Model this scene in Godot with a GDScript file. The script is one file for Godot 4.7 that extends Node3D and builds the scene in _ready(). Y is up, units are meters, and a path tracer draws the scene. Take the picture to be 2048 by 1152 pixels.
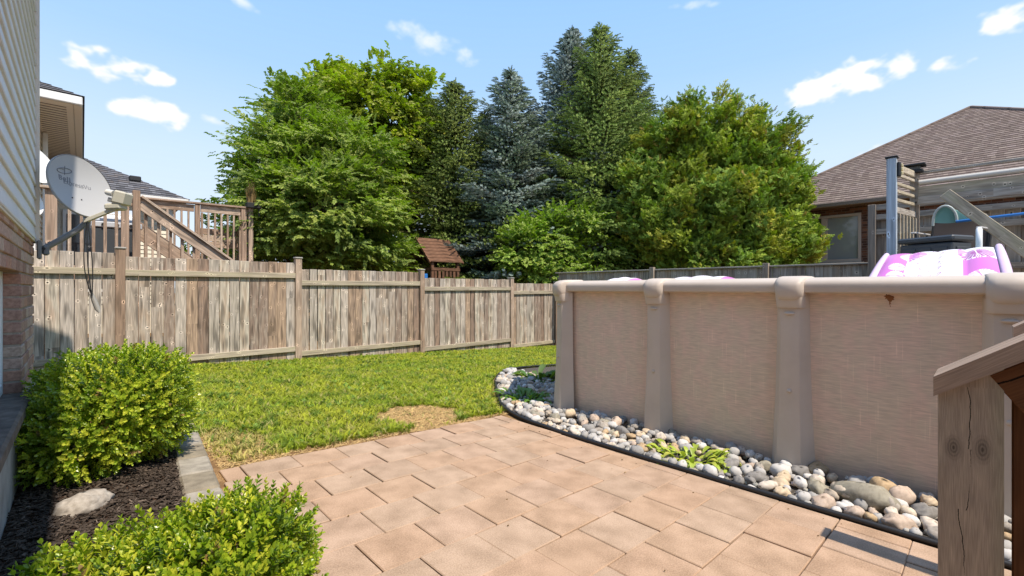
extends Node3D
# World axes: x = east (away from the house wall), -z = north (along the house wall), y up; the eye is 1.30 m above the origin.

var rng := RandomNumberGenerator.new()
var nz := FastNoiseLite.new()
var taken := {}
var M := {}
var env: Environment

func _ready() -> void:
	rng.seed = 20240
	nz.seed = 11
	nz.frequency = 1.0
	# ---- camera
	var cam := Camera3D.new()
	cam.name = "camera"
	cam.position = Vector3(0, 1.3, 0)
	cam.rotation = Vector3(0, -deg_to_rad(43.66), 0)
	cam.fov = 65.24
	cam.near = 0.05
	cam.far = 600.0
	add_child(cam)
	cam.current = true
	# ---- sky, sun, exposure
	env = Environment.new()
	env.background_mode = Environment.BG_SKY
	var sky := Sky.new()
	var pano := PanoramaSkyMaterial.new()
	pano.panorama = sky_picture()
	sky.sky_material = pano
	env.sky = sky
	env.background_energy_multiplier = 0.91
	env.tonemap_mode = Environment.TONE_MAPPER_LINEAR
	env.tonemap_exposure = 1.2
	env.sdfgi_enabled = true
	env.ssao_enabled = true
	env.ssil_enabled = true
	var we := WorldEnvironment.new()
	we.name = "world_environment"
	we.environment = env
	add_child(we)
	var sun := DirectionalLight3D.new()
	sun.name = "sun"
	var el := deg_to_rad(59.0)
	var az := deg_to_rad(2.5)
	sun.basis = Basis.looking_at(Vector3(-sin(az) * cos(el), -sin(el), -cos(az) * cos(el)))
	sun.light_energy = 1.6
	sun.light_color = Color(1.0, 0.955, 0.89)
	sun.light_angular_distance = 0.5
	sun.shadow_enabled = true
	add_child(sun)
	# ---- structure, then things, then details
	make_materials()
	build_ground()
	build_patio()
	build_house()
	build_neighbour_house()
	build_far_roof_house()
	build_brown_house()
	build_fences()
	build_pool()
	build_trees()
	build_neighbour_deck()
	build_right_deck()
	build_playhouse()
	build_stair_rails()
	build_dish()
	build_bed()
	build_stones()
	build_bushes()
	build_floats()
	build_lawn()

# ------------------------------------------------------------------ helpers
func V(e: float, n: float, y: float) -> Vector3:
	return Vector3(e, y, -n)

func gy(e: float, _n: float = 0.0) -> float:
	return 0.169 - 0.0539 * clampf(e, -3.0, 12.0)

func rf(a: float, b: float) -> float:
	return rng.randf_range(a, b)

func numbered(called: String) -> String:
	var k: int = taken.get(called, 0)
	taken[called] = k + 1
	return called if k == 0 else "%s_%03d" % [called, k]

func thing(called: String, label: String, category: String, at := Vector3.ZERO, group := "") -> Node3D:
	var o := Node3D.new()
	o.name = numbered(called)
	add_child(o)
	o.position = at
	o.set_meta("label", label)
	o.set_meta("category", category)
	if group != "":
		o.set_meta("group", group)
	return o

func part(called: String, mesh: Mesh, m: Material, parent: Node, xf := Transform3D.IDENTITY) -> MeshInstance3D:
	var o := MeshInstance3D.new()
	o.name = called
	o.mesh = mesh
	o.material_override = m
	o.transform = xf
	parent.add_child(o, true)
	return o

func struct(called: String, mesh: Mesh, m: Material) -> MeshInstance3D:
	var o := part(numbered(called), mesh, m, self)
	o.set_meta("kind", "structure")
	return o

func multi(called: String, mesh: Mesh, m: Material, xf: Array[Transform3D], cols: PackedColorArray, parent: Node) -> MultiMeshInstance3D:
	var mm := MultiMesh.new()
	mm.transform_format = MultiMesh.TRANSFORM_3D
	mm.use_colors = true
	mm.mesh = mesh
	mm.instance_count = xf.size()
	for i in xf.size():
		mm.set_instance_transform(i, xf[i])
		mm.set_instance_color(i, cols[i])
	var o := MultiMeshInstance3D.new()
	o.name = called
	o.multimesh = mm
	o.material_override = m
	o.set_meta("kind", "stuff")
	parent.add_child(o, true)
	return o

func S() -> SurfaceTool:
	var st := SurfaceTool.new()
	st.begin(Mesh.PRIMITIVE_TRIANGLES)
	return st

func tri(st: SurfaceTool, a: Vector3, b: Vector3, c: Vector3, hint: Vector3, ua := Vector2.ZERO, ub := Vector2.ZERO, uc := Vector2.ZERO) -> void:
	var nrm := (b - a).cross(c - a)
	if nrm.length_squared() < 1e-16:
		return
	nrm = nrm.normalized()
	if nrm.dot(hint) > 0.0:
		var t := b
		b = c
		c = t
		var tu := ub
		ub = uc
		uc = tu
	else:
		nrm = -nrm
	st.set_normal(nrm)
	st.set_uv(ua)
	st.add_vertex(a)
	st.set_normal(nrm)
	st.set_uv(ub)
	st.add_vertex(b)
	st.set_normal(nrm)
	st.set_uv(uc)
	st.add_vertex(c)

func quad(st: SurfaceTool, a: Vector3, b: Vector3, c: Vector3, d: Vector3, hint: Vector3, ua := Vector2.ZERO, ub := Vector2.ZERO, uc := Vector2.ZERO, ud := Vector2.ZERO) -> void:
	tri(st, a, b, c, hint, ua, ub, uc)
	tri(st, a, c, d, hint, ua, uc, ud)

# a box with chamfered edges; uv runs along the longest side (v) and across it (u) inside the rectangle r
func cbox(st: SurfaceTool, size: Vector3, xf: Transform3D, bev := 0.004, r := Rect2(0, 0, 1, 1)) -> void:
	var h := size * 0.5
	bev = minf(bev, minf(h.x, minf(h.y, h.z)) * 0.6)
	var lng := 0
	if size.y >= size.x and size.y >= size.z:
		lng = 1
	elif size.z >= size.x:
		lng = 2
	var o1 := (lng + 1) % 3
	var o2 := (lng + 2) % 3
	var uvf := func(p: Vector3, ax: int) -> Vector2:
		var l := p[lng] / size[lng] + 0.5
		var w: float
		if ax == o1:
			w = p[o2] / maxf(size[o2], 0.001) + 0.5
		elif ax == o2:
			w = p[o1] / maxf(size[o1], 0.001) + 0.5
		else:
			w = p[o1] / maxf(size[o1], 0.001) + 0.5
			l = (p[o2] / maxf(size[o2], 0.001) + 0.5) * 0.05
		return Vector2(r.position.x + w * r.size.x, r.position.y + l * r.size.y)
	# corner points: for each corner three points, one on each face
	for ax in 3:
		var a1 := (ax + 1) % 3
		var a2 := (ax + 2) % 3
		for s in [-1.0, 1.0]:
			var pts: Array[Vector3] = []
			for q in [[-1.0, -1.0], [1.0, -1.0], [1.0, 1.0], [-1.0, 1.0]]:
				var p := Vector3.ZERO
				p[ax] = s * h[ax]
				p[a1] = q[0] * (h[a1] - bev)
				p[a2] = q[1] * (h[a2] - bev)
				pts.append(p)
			var hint := Vector3.ZERO
			hint[ax] = s
			quad(st, xf * pts[0], xf * pts[1], xf * pts[2], xf * pts[3], xf.basis * hint, uvf.call(pts[0], ax), uvf.call(pts[1], ax), uvf.call(pts[2], ax), uvf.call(pts[3], ax))
	for ax in 3:
		var a1 := (ax + 1) % 3
		var a2 := (ax + 2) % 3
		for s1 in [-1.0, 1.0]:
			for s2 in [-1.0, 1.0]:
				var q: Array[Vector3] = []
				for k in [[1, -1.0], [1, 1.0], [2, 1.0], [2, -1.0]]:
					var p := Vector3.ZERO
					p[ax] = k[1] * (h[ax] - bev)
					p[a1] = s1 * (h[a1] if k[0] == 1 else h[a1] - bev)
					p[a2] = s2 * (h[a2] if k[0] == 2 else h[a2] - bev)
					q.append(p)
				var hint := Vector3.ZERO
				hint[a1] = s1
				hint[a2] = s2
				var fx := a1 if ax != a1 else a2
				quad(st, xf * q[0], xf * q[1], xf * q[2], xf * q[3], xf.basis * hint, uvf.call(q[0], fx), uvf.call(q[1], fx), uvf.call(q[2], fx), uvf.call(q[3], fx))
	for sx in [-1.0, 1.0]:
		for sy in [-1.0, 1.0]:
			for sz in [-1.0, 1.0]:
				var c := Vector3(sx * h.x, sy * h.y, sz * h.z)
				var a := c - Vector3(0, sy * bev, sz * bev)
				var b := c - Vector3(sx * bev, 0, sz * bev)
				var d := c - Vector3(sx * bev, sy * bev, 0)
				tri(st, xf * a, xf * b, xf * d, xf.basis * Vector3(sx, sy, sz), uvf.call(a, o1), uvf.call(b, o1), uvf.call(d, o1))

func box_mesh(size: Vector3, bev := 0.004, r := Rect2(0, 0, 1, 1)) -> ArrayMesh:
	var st := S()
	cbox(st, size, Transform3D.IDENTITY, bev, r)
	return st.commit()

# box given by its ranges east, north and height
func boxr(e0: float, e1: float, n0: float, n1: float, y0: float, y1: float, bev := 0.004, r := Rect2(0, 0, 1, 1)) -> ArrayMesh:
	var st := S()
	cbox(st, Vector3(e1 - e0, y1 - y0, n1 - n0), Transform3D(Basis.IDENTITY, V((e0 + e1) * 0.5, (n0 + n1) * 0.5, (y0 + y1) * 0.5)), bev, r)
	return st.commit()

# a beam from a to b; w across (level), t the other way
func beam(st: SurfaceTool, a: Vector3, b: Vector3, w: float, t: float, bev := 0.004, r := Rect2(0, 0, 1, 1), up := Vector3.UP) -> void:
	var d := b - a
	var y := d.normalized()
	var x := y.cross(up)
	if x.length() < 0.01:
		x = Vector3.RIGHT
	x = x.normalized()
	var z := x.cross(y)
	cbox(st, Vector3(w, d.length(), t), Transform3D(Basis(x, y, z), (a + b) * 0.5), bev, r)

func beam_mesh(a: Vector3, b: Vector3, w: float, t: float, bev := 0.004, r := Rect2(0, 0, 1, 1), up := Vector3.UP) -> ArrayMesh:
	var st := S()
	beam(st, a, b, w, t, bev, r, up)
	return st.commit()

# a round tube through points with radii
func tube(st: SurfaceTool, pts: Array, radii: Array, sides := 8, caps := true) -> void:
	var n := pts.size()
	var rings: Array = []
	var prev := Vector3.ZERO
	for i in n:
		var d: Vector3 = (pts[mini(i + 1, n - 1)] - pts[maxi(i - 1, 0)]).normalized()
		var x: Vector3 = prev - d * prev.dot(d)
		if x.length() < 0.01:
			x = d.cross(Vector3.UP if absf(d.y) < 0.9 else Vector3.RIGHT)
		x = x.normalized()
		prev = x
		var y := d.cross(x)
		var ring: Array[Vector3] = []
		for k in sides:
			var a := TAU * k / sides
			ring.append(x * cos(a) + y * sin(a))
		rings.append(ring)
	for i in n - 1:
		for k in sides:
			var k2 := (k + 1) % sides
			var a: Vector3 = rings[i][k]
			var b: Vector3 = rings[i][k2]
			var c: Vector3 = rings[i + 1][k2]
			var d: Vector3 = rings[i + 1][k]
			var pa: Vector3 = pts[i]
			var pb: Vector3 = pts[i + 1]
			var u0 := float(k) / sides
			var u1 := float(k + 1) / sides
			var v0 := float(i) / (n - 1)
			var v1 := float(i + 1) / (n - 1)
			for q in [[a, pa + a * radii[i], u0, v0], [c, pb + c * radii[i + 1], u1, v1], [b, pa + b * radii[i], u1, v0], [a, pa + a * radii[i], u0, v0], [d, pb + d * radii[i + 1], u0, v1], [c, pb + c * radii[i + 1], u1, v1]]:
				st.set_normal(q[0])
				st.set_uv(Vector2(q[2], q[3]))
				st.add_vertex(q[1])
	if caps:
		for e in [0, n - 1]:
			var dir: Vector3 = (pts[0] - pts[1]) if e == 0 else (pts[n - 1] - pts[n - 2])
			for k in range(1, sides - 1):
				tri(st, pts[e] + rings[e][0] * radii[e], pts[e] + rings[e][k] * radii[e], pts[e] + rings[e][k + 1] * radii[e], dir)

func tube_mesh(pts: Array, radii: Array, sides := 8) -> ArrayMesh:
	var st := S()
	tube(st, pts, radii, sides)
	return st.commit()

# a surface through rows of points (smooth); closed_row joins each row's end to its start
func sheet(st: SurfaceTool, rows: Array, out: Vector3, closed_row := false, uvs := Vector2(1, 1)) -> void:
	var nr := rows.size()
	var nc: int = rows[0].size()
	var nrm: Array = []
	var ctr := Vector3.ZERO
	var cnt := 0
	for r in rows:
		for p in r:
			ctr += p
			cnt += 1
	ctr /= cnt
	for i in nr:
		var line: Array[Vector3] = []
		for j in nc:
			var j0 := (j - 1 + nc) % nc if closed_row else maxi(j - 1, 0)
			var j1 := (j + 1) % nc if closed_row else mini(j + 1, nc - 1)
			var du: Vector3 = rows[i][j1] - rows[i][j0]
			var dv: Vector3 = rows[mini(i + 1, nr - 1)][j] - rows[maxi(i - 1, 0)][j]
			var m := du.cross(dv)
			m = m.normalized() if m.length() > 1e-9 else out
			var ref: Vector3 = out if out != Vector3.ZERO else rows[i][j] - ctr
			if m.dot(ref) < 0.0:
				m = -m
			line.append(m)
		nrm.append(line)
	var last := nc if closed_row else nc - 1
	for i in nr - 1:
		for j in last:
			var j1 := (j + 1) % nc
			var q := [[i, j], [i + 1, j], [i + 1, j1], [i, j1]]
			var a: Vector3 = rows[i][j]
			var b: Vector3 = rows[i + 1][j]
			var c: Vector3 = rows[i + 1][j1]
			var face := (b - a).cross(c - a)
			if face.length() < 1e-12:
				face = (c - a).cross(rows[i][j1] - a)
			var order := [0, 1, 2, 0, 2, 3]
			if face.dot(nrm[i][j] + nrm[i + 1][j1]) > 0.0:
				order = [0, 2, 1, 0, 3, 2]
			for k in order:
				var ij: Array = q[k]
				st.set_normal(nrm[ij[0]][ij[1]])
				var uj: float = float(ij[1]) if not (closed_row and ij[1] == 0 and j == last - 1) else float(nc)
				st.set_uv(Vector2(uj / (nc if closed_row else nc - 1) * uvs.x, float(ij[0]) / (nr - 1) * uvs.y))
				st.add_vertex(rows[ij[0]][ij[1]])

# a lump: an icosphere-like ball pushed about by noise and squashed
func lump(size: Vector3, seed_at: float, rough := 0.25, rings := 7, segs := 10, freq := 1.3) -> ArrayMesh:
	var rows: Array = []
	for i in rings + 1:
		var a := PI * i / rings
		var row: Array[Vector3] = []
		for j in segs:
			var b := TAU * j / segs
			var d := Vector3(sin(a) * cos(b), cos(a), sin(a) * sin(b))
			var f := 1.0 + rough * nz.get_noise_3d(d.x * freq + seed_at, d.y * freq, d.z * freq - seed_at)
			row.append(d * size * f)
		rows.append(row)
	var st := S()
	sheet(st, rows, Vector3.ZERO, true)
	return st.commit()

# ------------------------------------------------------------------ materials and textures
func lin(r: float, g: float, b: float) -> Color:
	return Color(r, g, b).linear_to_srgb()

func mat(r: float, g: float, b: float, rough := 0.8, spec := 0.5) -> StandardMaterial3D:
	var m := StandardMaterial3D.new()
	m.albedo_color = lin(r, g, b)
	m.roughness = rough
	m.metallic_specular = spec
	return m

func tmat(t: Texture2D, rough := 0.85, spec := 0.3) -> StandardMaterial3D:
	var m := StandardMaterial3D.new()
	m.albedo_texture = t
	m.roughness = rough
	m.metallic_specular = spec
	return m

func world_tex(m: StandardMaterial3D, scale: float) -> StandardMaterial3D:
	m.uv1_triplanar = true
	m.uv1_world_triplanar = true
	m.uv1_scale = Vector3(scale, scale, scale)
	return m

func leafmat(rough: float, back: Color, spec := 0.45) -> StandardMaterial3D:
	var m := StandardMaterial3D.new()
	m.albedo_color = Color.WHITE
	m.vertex_color_use_as_albedo = true
	m.roughness = rough
	m.metallic_specular = spec
	m.backlight_enabled = true
	m.backlight = back
	m.cull_mode = BaseMaterial3D.CULL_DISABLED
	return m

func noise_image(w: int, h: int, freq: float, sd: int, oct := 3, sx := 1.0, sy := 1.0, tile := false) -> PackedByteArray:
	var f := FastNoiseLite.new()
	f.seed = sd
	f.noise_type = FastNoiseLite.TYPE_SIMPLEX_SMOOTH
	f.frequency = freq
	f.fractal_octaves = oct
	var gw := int(w * sx)
	var gh := int(h * sy)
	var im: Image = f.get_seamless_image(gw, gh, false, false, 0.1, false) if tile else f.get_image(gw, gh, false, false, false)
	if gw != w or gh != h:
		im.resize(w, h, Image.INTERPOLATE_CUBIC)
	im.convert(Image.FORMAT_L8)
	return im.get_data()

func picture(w: int, h: int, data: PackedByteArray) -> ImageTexture:
	return ImageTexture.create_from_image(Image.create_from_data(w, h, false, Image.FORMAT_RGB8, data))

func b8(x: float) -> int:
	return clampi(int(x * 255.0), 0, 255)

# mix of noises laid over a base colour (sRGB values)
func speckle(w: int, base: Color, dark: Color, light: Color, f1: float, f2: float, k1: float, k2: float, sd: int) -> ImageTexture:
	var a := noise_image(w, w, f1, sd, 4, 1, 1, true)
	var b := noise_image(w, w, f2, sd + 1, 2, 1, 1, true)
	var out := PackedByteArray()
	out.resize(w * w * 3)
	for i in w * w:
		var s := (a[i] / 255.0 - 0.5) * k1 + (b[i] / 255.0 - 0.5) * k2
		var c := base.lerp(light, clampf(s, 0, 1)) if s > 0.0 else base.lerp(dark, clampf(-s, 0, 1))
		out[i * 3] = b8(c.r)
		out[i * 3 + 1] = b8(c.g)
		out[i * 3 + 2] = b8(c.b)
	return picture(w, w, out)

const STRIPS := 16

# sixteen weathered boards side by side: grain, stains, knots
func wood_atlas(sd: int, tones: Array, contrast := 1.0, green := 0.0) -> ImageTexture:
	var w := 1024
	var h := 512
	var sw := w / STRIPS
	var fine := noise_image(w, h, 0.30, sd, 2, 1.0, 0.05)
	var grain := noise_image(w, h, 0.07, sd + 1, 3, 1.0, 0.08)
	var stain := noise_image(w, h, 0.02, sd + 2, 2, 1.0, 0.35)
	var blot := noise_image(w, h, 0.022, sd + 3, 2, 1.0, 0.22)
	var r := RandomNumberGenerator.new()
	r.seed = sd
	var out := PackedByteArray()
	out.resize(w * h * 3)
	for s in STRIPS:
		var tone: Color = tones[r.randi() % tones.size()]
		var tone2: Color = tones[r.randi() % tones.size()]
		var knots: Array[Vector3] = []
		for k in r.randi_range(5, 9):
			knots.append(Vector3(r.randf_range(8, sw - 8), r.randf_range(0, h), r.randf_range(2.6, 5.2)))
		var x0 := s * sw
		for y in h:
			for x in sw:
				var i := y * w + x0 + x
				var g := (fine[i] / 255.0 - 0.5) * 0.42 + (grain[i] / 255.0 - 0.5) * 0.36
				var t := clampf((stain[i] / 255.0 - 0.5) * 2.6 + 0.4, 0, 1)
				var c := tone.lerp(tone2, t * 0.55)
				var v := 1.0 + g * contrast
				var bl := blot[i] / 255.0
				v *= 1.0 - clampf((bl - 0.56) * 1.2, 0.0, 0.26) * contrast
				c = Color(c.r * v, c.g * v, c.b * v)
				if green > 0.0:
					c = c.lerp(Color(c.r * 0.72, c.g * 0.92, c.b * 0.55), clampf((0.5 - bl) * 4.0, 0, 1) * green)
				out[i * 3] = b8(c.r)
				out[i * 3 + 1] = b8(c.g)
				out[i * 3 + 2] = b8(c.b)
		for kn in knots:
			for dy in range(-10, 11):
				for dx in range(-14, 15):
					var x := int(kn.x) + dx
					var y := posmod(int(kn.y) + dy, h)
					if x < 0 or x >= sw:
						continue
					var d := Vector2(dx, dy * 1.7).length() / kn.z
					var i := (y * w + x0 + x) * 3
					var f := 1.0
					if d < 0.9:
						f = 0.36
					elif d < 3.2:
						f = 1.0 + 0.30 * (1.0 - (d - 0.9) / 2.3)
					for q in 3:
						out[i + q] = mini(255, int(out[i + q] * f))
	return picture(w, h, out)

# one big timber seen from near: fine grain, long splits, swirls round knots
func wood_near(sd: int) -> ImageTexture:
	var w := 256
	var h := 1024
	var fine := noise_image(512, h, 0.25, sd, 2, 1.0, 0.04)
	var broad := noise_image(w, h, 0.02, sd + 2, 3, 1.0, 0.3)
	var knots := [Vector3(64, 212, 15), Vector3(176, 206, 17), Vector3(120, 720, 10)]
	var out := PackedByteArray()
	out.resize(w * h * 3)
	for y in h:
		for x in w:
			var warp := 0.0
			var dark := 0.0
			for k in knots:
				var d := Vector2(x - k.x, (y - k.y) * 0.8)
				var l = d.length() / k.z
				warp += signf(d.x) * 26.0 * exp(-l * 0.55)
				if l < 2.6:
					dark = maxf(dark, (0.34 + 0.12 * sin(l * 9.0)) * (1.0 - l / 2.6))
			var fx := clampi(int(x + 128 - warp), 0, 511)
			var g := (fine[y * 512 + fx] / 255.0 - 0.5) * 0.3
			var t := broad[y * w + x] / 255.0
			var c := Color(0.63, 0.575, 0.52).lerp(Color(0.73, 0.67, 0.60), t)
			c = c.lerp(Color(0.60, 0.585, 0.50), clampf((x - 190) / 120.0, 0, 0.6))
			var v := 1.0 + g - dark
			var cr := 118.0 + 9.0 * sin(y * 0.011) + 14.0 * nz.get_noise_2d(y * 0.006, 3.0) + (10.0 if y > 210 else 0.0) - (30.0 if y > 420 else 0.0)
			var wid := 1.8 * clampf(absf(sin(y * 0.0085 + 0.6)) * 1.7 - 0.35, 0.0, 1.0)
			if absf(x - cr) < wid:
				v *= 0.25
			out[(y * w + x) * 3] = b8(c.r * v)
			out[(y * w + x) * 3 + 1] = b8(c.g * v)
			out[(y * w + x) * 3 + 2] = b8(c.b * v)
	return picture(w, h, out)

func strip_rect(k: int, vlen := 1.0) -> Rect2:
	return Rect2((k % STRIPS + 0.04) / STRIPS, rf(0, 1), 0.92 / STRIPS, vlen)

# shingle tabs or bricks in rows of random tone
func course_picture(w: int, h: int, rows: int, tab0: int, tab1: int, cols: Array, joint: Color, jw: int, jh: int, sd: int, bond := false) -> ImageTexture:
	var r := RandomNumberGenerator.new()
	r.seed = sd
	var im := Image.create(w, h, false, Image.FORMAT_RGB8)
	im.fill(joint)
	var rh := h / rows
	for k in rows:
		var x := -r.randi_range(0, tab1) if not bond else (-tab1 / 2 if k % 2 else 0)
		while x < w:
			var tw := r.randi_range(tab0, tab1)
			var c: Color = cols[r.randi() % cols.size()]
			var f := r.randf_range(0.93, 1.07)
			c = Color(c.r * f, c.g * f, c.b * f)
			im.fill_rect(Rect2i(x, k * rh, tw - jw, rh - jh), c)
			x += tw
	# fine grit
	for i in w * h / 3:
		var p := Vector2i(r.randi() % w, r.randi() % h)
		var c := im.get_pixelv(p)
		var f := r.randf_range(0.9, 1.1)
		im.set_pixelv(p, Color(c.r * f, c.g * f, c.b * f))
	return ImageTexture.create_from_image(im)

func pool_picture() -> ImageTexture:
	var w := 1024
	var h := 1024
	var hor := noise_image(w, h, 0.085, 71, 2, 0.07, 1.0)
	var hor2 := noise_image(w, h, 0.15, 72, 2, 0.08, 1.0)
	var ver := noise_image(w, h, 0.10, 73, 2, 1.0, 0.02)
	var gate := noise_image(w, h, 0.02, 74, 2, 1.0, 0.2)
	var broad := noise_image(w, h, 0.006, 75, 3)
	var out := PackedByteArray()
	out.resize(w * h * 3)
	for y in h:
		for x in w:
			var i := y * w + x
			var s := (hor[i] / 255.0 - 0.5) * 0.11 + (hor2[i] / 255.0 - 0.5) * 0.12
			var ln := clampf((ver[i] / 255.0 - 0.68) * 6.0, 0.0, 1.0) * clampf((gate[i] / 255.0 - 0.5) * 4.0, 0.0, 1.0)
			var t := broad[i] / 255.0
			var c := Color(0.83, 0.755, 0.675).lerp(Color(0.85, 0.75, 0.68), clampf((t - 0.35) * 3.0, 0, 1))
			var v := 1.0 + s + ln * 0.11
			# unevenly darker towards the foot of the wall
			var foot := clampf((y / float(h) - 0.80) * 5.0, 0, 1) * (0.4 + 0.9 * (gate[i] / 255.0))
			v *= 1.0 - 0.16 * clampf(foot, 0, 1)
			out[i * 3] = b8(c.r * v)
			out[i * 3 + 1] = b8(c.g * v)
			out[i * 3 + 2] = b8(c.b * v)
	return picture(w, h, out)

func float_picture() -> ImageTexture:
	var w := 512
	var im := Image.create(w, w, false, Image.FORMAT_RGB8)
	im.fill(Color(0.95, 0.93, 0.95))
	var pink := Color(0.83, 0.46, 0.77)
	var deep := Color(0.68, 0.34, 0.60)
	im.fill_rect(Rect2i(0, 0, 120, 512), pink)
	im.fill_rect(Rect2i(372, 0, 140, 300), pink)
	var r := RandomNumberGenerator.new()
	r.seed = 5
	# big leaves: a lobe cut by white slits
	for k in 9:
		var c := Vector2(r.randf_range(0, w), r.randf_range(0, w))
		if k < 4:
			c = [Vector2(70, 120), Vector2(120, 400), Vector2(440, 110), Vector2(430, 380)][k]
		var rad := r.randf_range(50, 100)
		var turn := r.randf_range(0, TAU)
		var col := pink if k % 3 else deep
		for y in range(int(c.y - rad), int(c.y + rad)):
			for x in range(int(c.x - rad), int(c.x + rad)):
				if x < 0 or y < 0 or x >= w or y >= w:
					continue
				if x > 170 and x < 350 and k >= 4:
					continue
				var d := (Vector2(x, y) - c).rotated(turn)
				var a := atan2(d.y, d.x)
				var edge := rad * (0.72 + 0.28 * cos(a))
				if d.length() > edge:
					continue
				if absf(fmod(absf(a) * 4.2, 1.0) - 0.5) < 0.13 and d.length() > edge * 0.35:
					continue
				if absf(d.y) < 2.5:
					continue
				im.set_pixel(x, y, col if (x > 120 and x < 372) or im.get_pixel(x, y).g > 0.8 else Color(0.95, 0.93, 0.95))
	# outlined fronds and dots down the middle
	for k in 14:
		var c := Vector2(200 + (k % 2) * 60 + r.randf_range(-10, 10), 30 + k * 34)
		for q in 60:
			var a := TAU * q / 60.0
			var p := c + Vector2(cos(a) * 26, sin(a) * 8).rotated(0.6 if k % 2 else -0.6)
			im.fill_rect(Rect2i(int(p.x), int(p.y), 3, 3), deep)
	for k in 60:
		im.fill_rect(Rect2i(r.randi_range(200, 360), r.randi_range(200, 500), 5, 4), deep)
	return ImageTexture.create_from_image(im)

func sky_picture() -> ImageTexture:
	var w := 4096
	var h := 2048
	var col := Image.create(1, h, false, Image.FORMAT_RGB8)
	var stops := [[-90.0, Color8(150, 158, 150)], [-0.5, Color8(190, 200, 205)], [0.0, Color8(230, 242, 253)], [6.0, Color8(224, 239, 254)], [14.0, Color8(208, 231, 254)], [24.0, Color8(172, 211, 255)], [33.0, Color8(157, 202, 255)], [60.0, Color8(140, 189, 253)], [90.0, Color8(130, 181, 250)]]
	for y in h:
		var e := 90.0 - 180.0 * (y + 0.5) / h
		var c: Color = stops[0][1]
		for k in stops.size() - 1:
			if e >= stops[k][0] and e <= stops[k + 1][0]:
				c = (stops[k][1] as Color).lerp(stops[k + 1][1], (e - stops[k][0]) / (stops[k + 1][0] - stops[k][0]))
		col.set_pixel(0, y, c)
	col.resize(w, h, Image.INTERPOLATE_NEAREST)
	var f := FastNoiseLite.new()
	f.seed = 4
	f.noise_type = FastNoiseLite.TYPE_SIMPLEX_SMOOTH
	f.frequency = 1.0
	f.fractal_octaves = 5
	# azimuth from north, height, width, thickness (degrees), kind: 0 puff, 1 wisp
	var clouds := [[1.96, 20.05, 5.17, 2.43, 0], [5.55, 20.07, 1.93, 1.24, 0], [5.16, 16.79, 4.67, 2.37, 0], [9.58, 17.23, 2.09, 0.77, 1], [33.64, 28.2, 6.79, 2.43, 1], [80.37, 20.06, 8.27, 3.24, 0], [87.82, 19.61, 3.09, 1.38, 0], [91.56, 21.8, 2.92, 2.43, 0], [82.74, 13.25, 2.99, 1.59, 0], [12.98, 28.58, 2.48, 0.84, 1], [-4.47, 19.6, 1.07, 1.13, 0], [65.52, 30.23, 3.79, 0.71, 1]]
	var r := RandomNumberGenerator.new()
	r.seed = 9
	for k in 34:
		clouds.append([r.randf_range(104, 345), r.randf_range(9, 48), r.randf_range(3, 10), r.randf_range(1.4, 4.0), k % 2])
	for k in clouds.size():
		var c: Array = clouds[k]
		var cx = w * (c[0] / 360.0)
		var cy = h * (0.5 - c[1] / 180.0)
		var hw: float = c[2] * w / 360.0 * 0.62 / cos(deg_to_rad(c[1]))
		var hh: float = c[3] * h / 180.0 * 0.62
		for y in range(int(cy - hh * 1.5), int(cy + hh * 1.5)):
			for x in range(int(cx - hw * 1.5), int(cx + hw * 1.5)):
				var dx = (x - cx) / hw
				var dy = (y - cy) / hh
				if c[4] == 1:
					dy += dx * -0.55
				elif dy > 0.0:
					dy *= 1.35
				var d := sqrt(dx * dx + dy * dy)
				if d > 1.5:
					continue
				var q := f.get_noise_3d(x * 0.021 + k * 9.0, y * 0.036, k * 3.7)
				var dens := 1.0 - d * d * 0.9 + q * 1.7 - 0.02
				dens = smoothstep(0.0, 0.85 if c[4] == 0 else 1.7, dens)
				if c[4] == 1:
					dens *= 0.75
				if dens <= 0.002:
					continue
				var px := posmod(x, w)
				var base := col.get_pixel(px, y)
				var white := Color8(255, 254, 253).lerp(Color8(232, 240, 250), clampf(dy * 0.6 - q * 0.5, 0, 1))
				col.set_pixel(px, y, base.lerp(white, dens))
	return ImageTexture.create_from_image(col)

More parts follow.
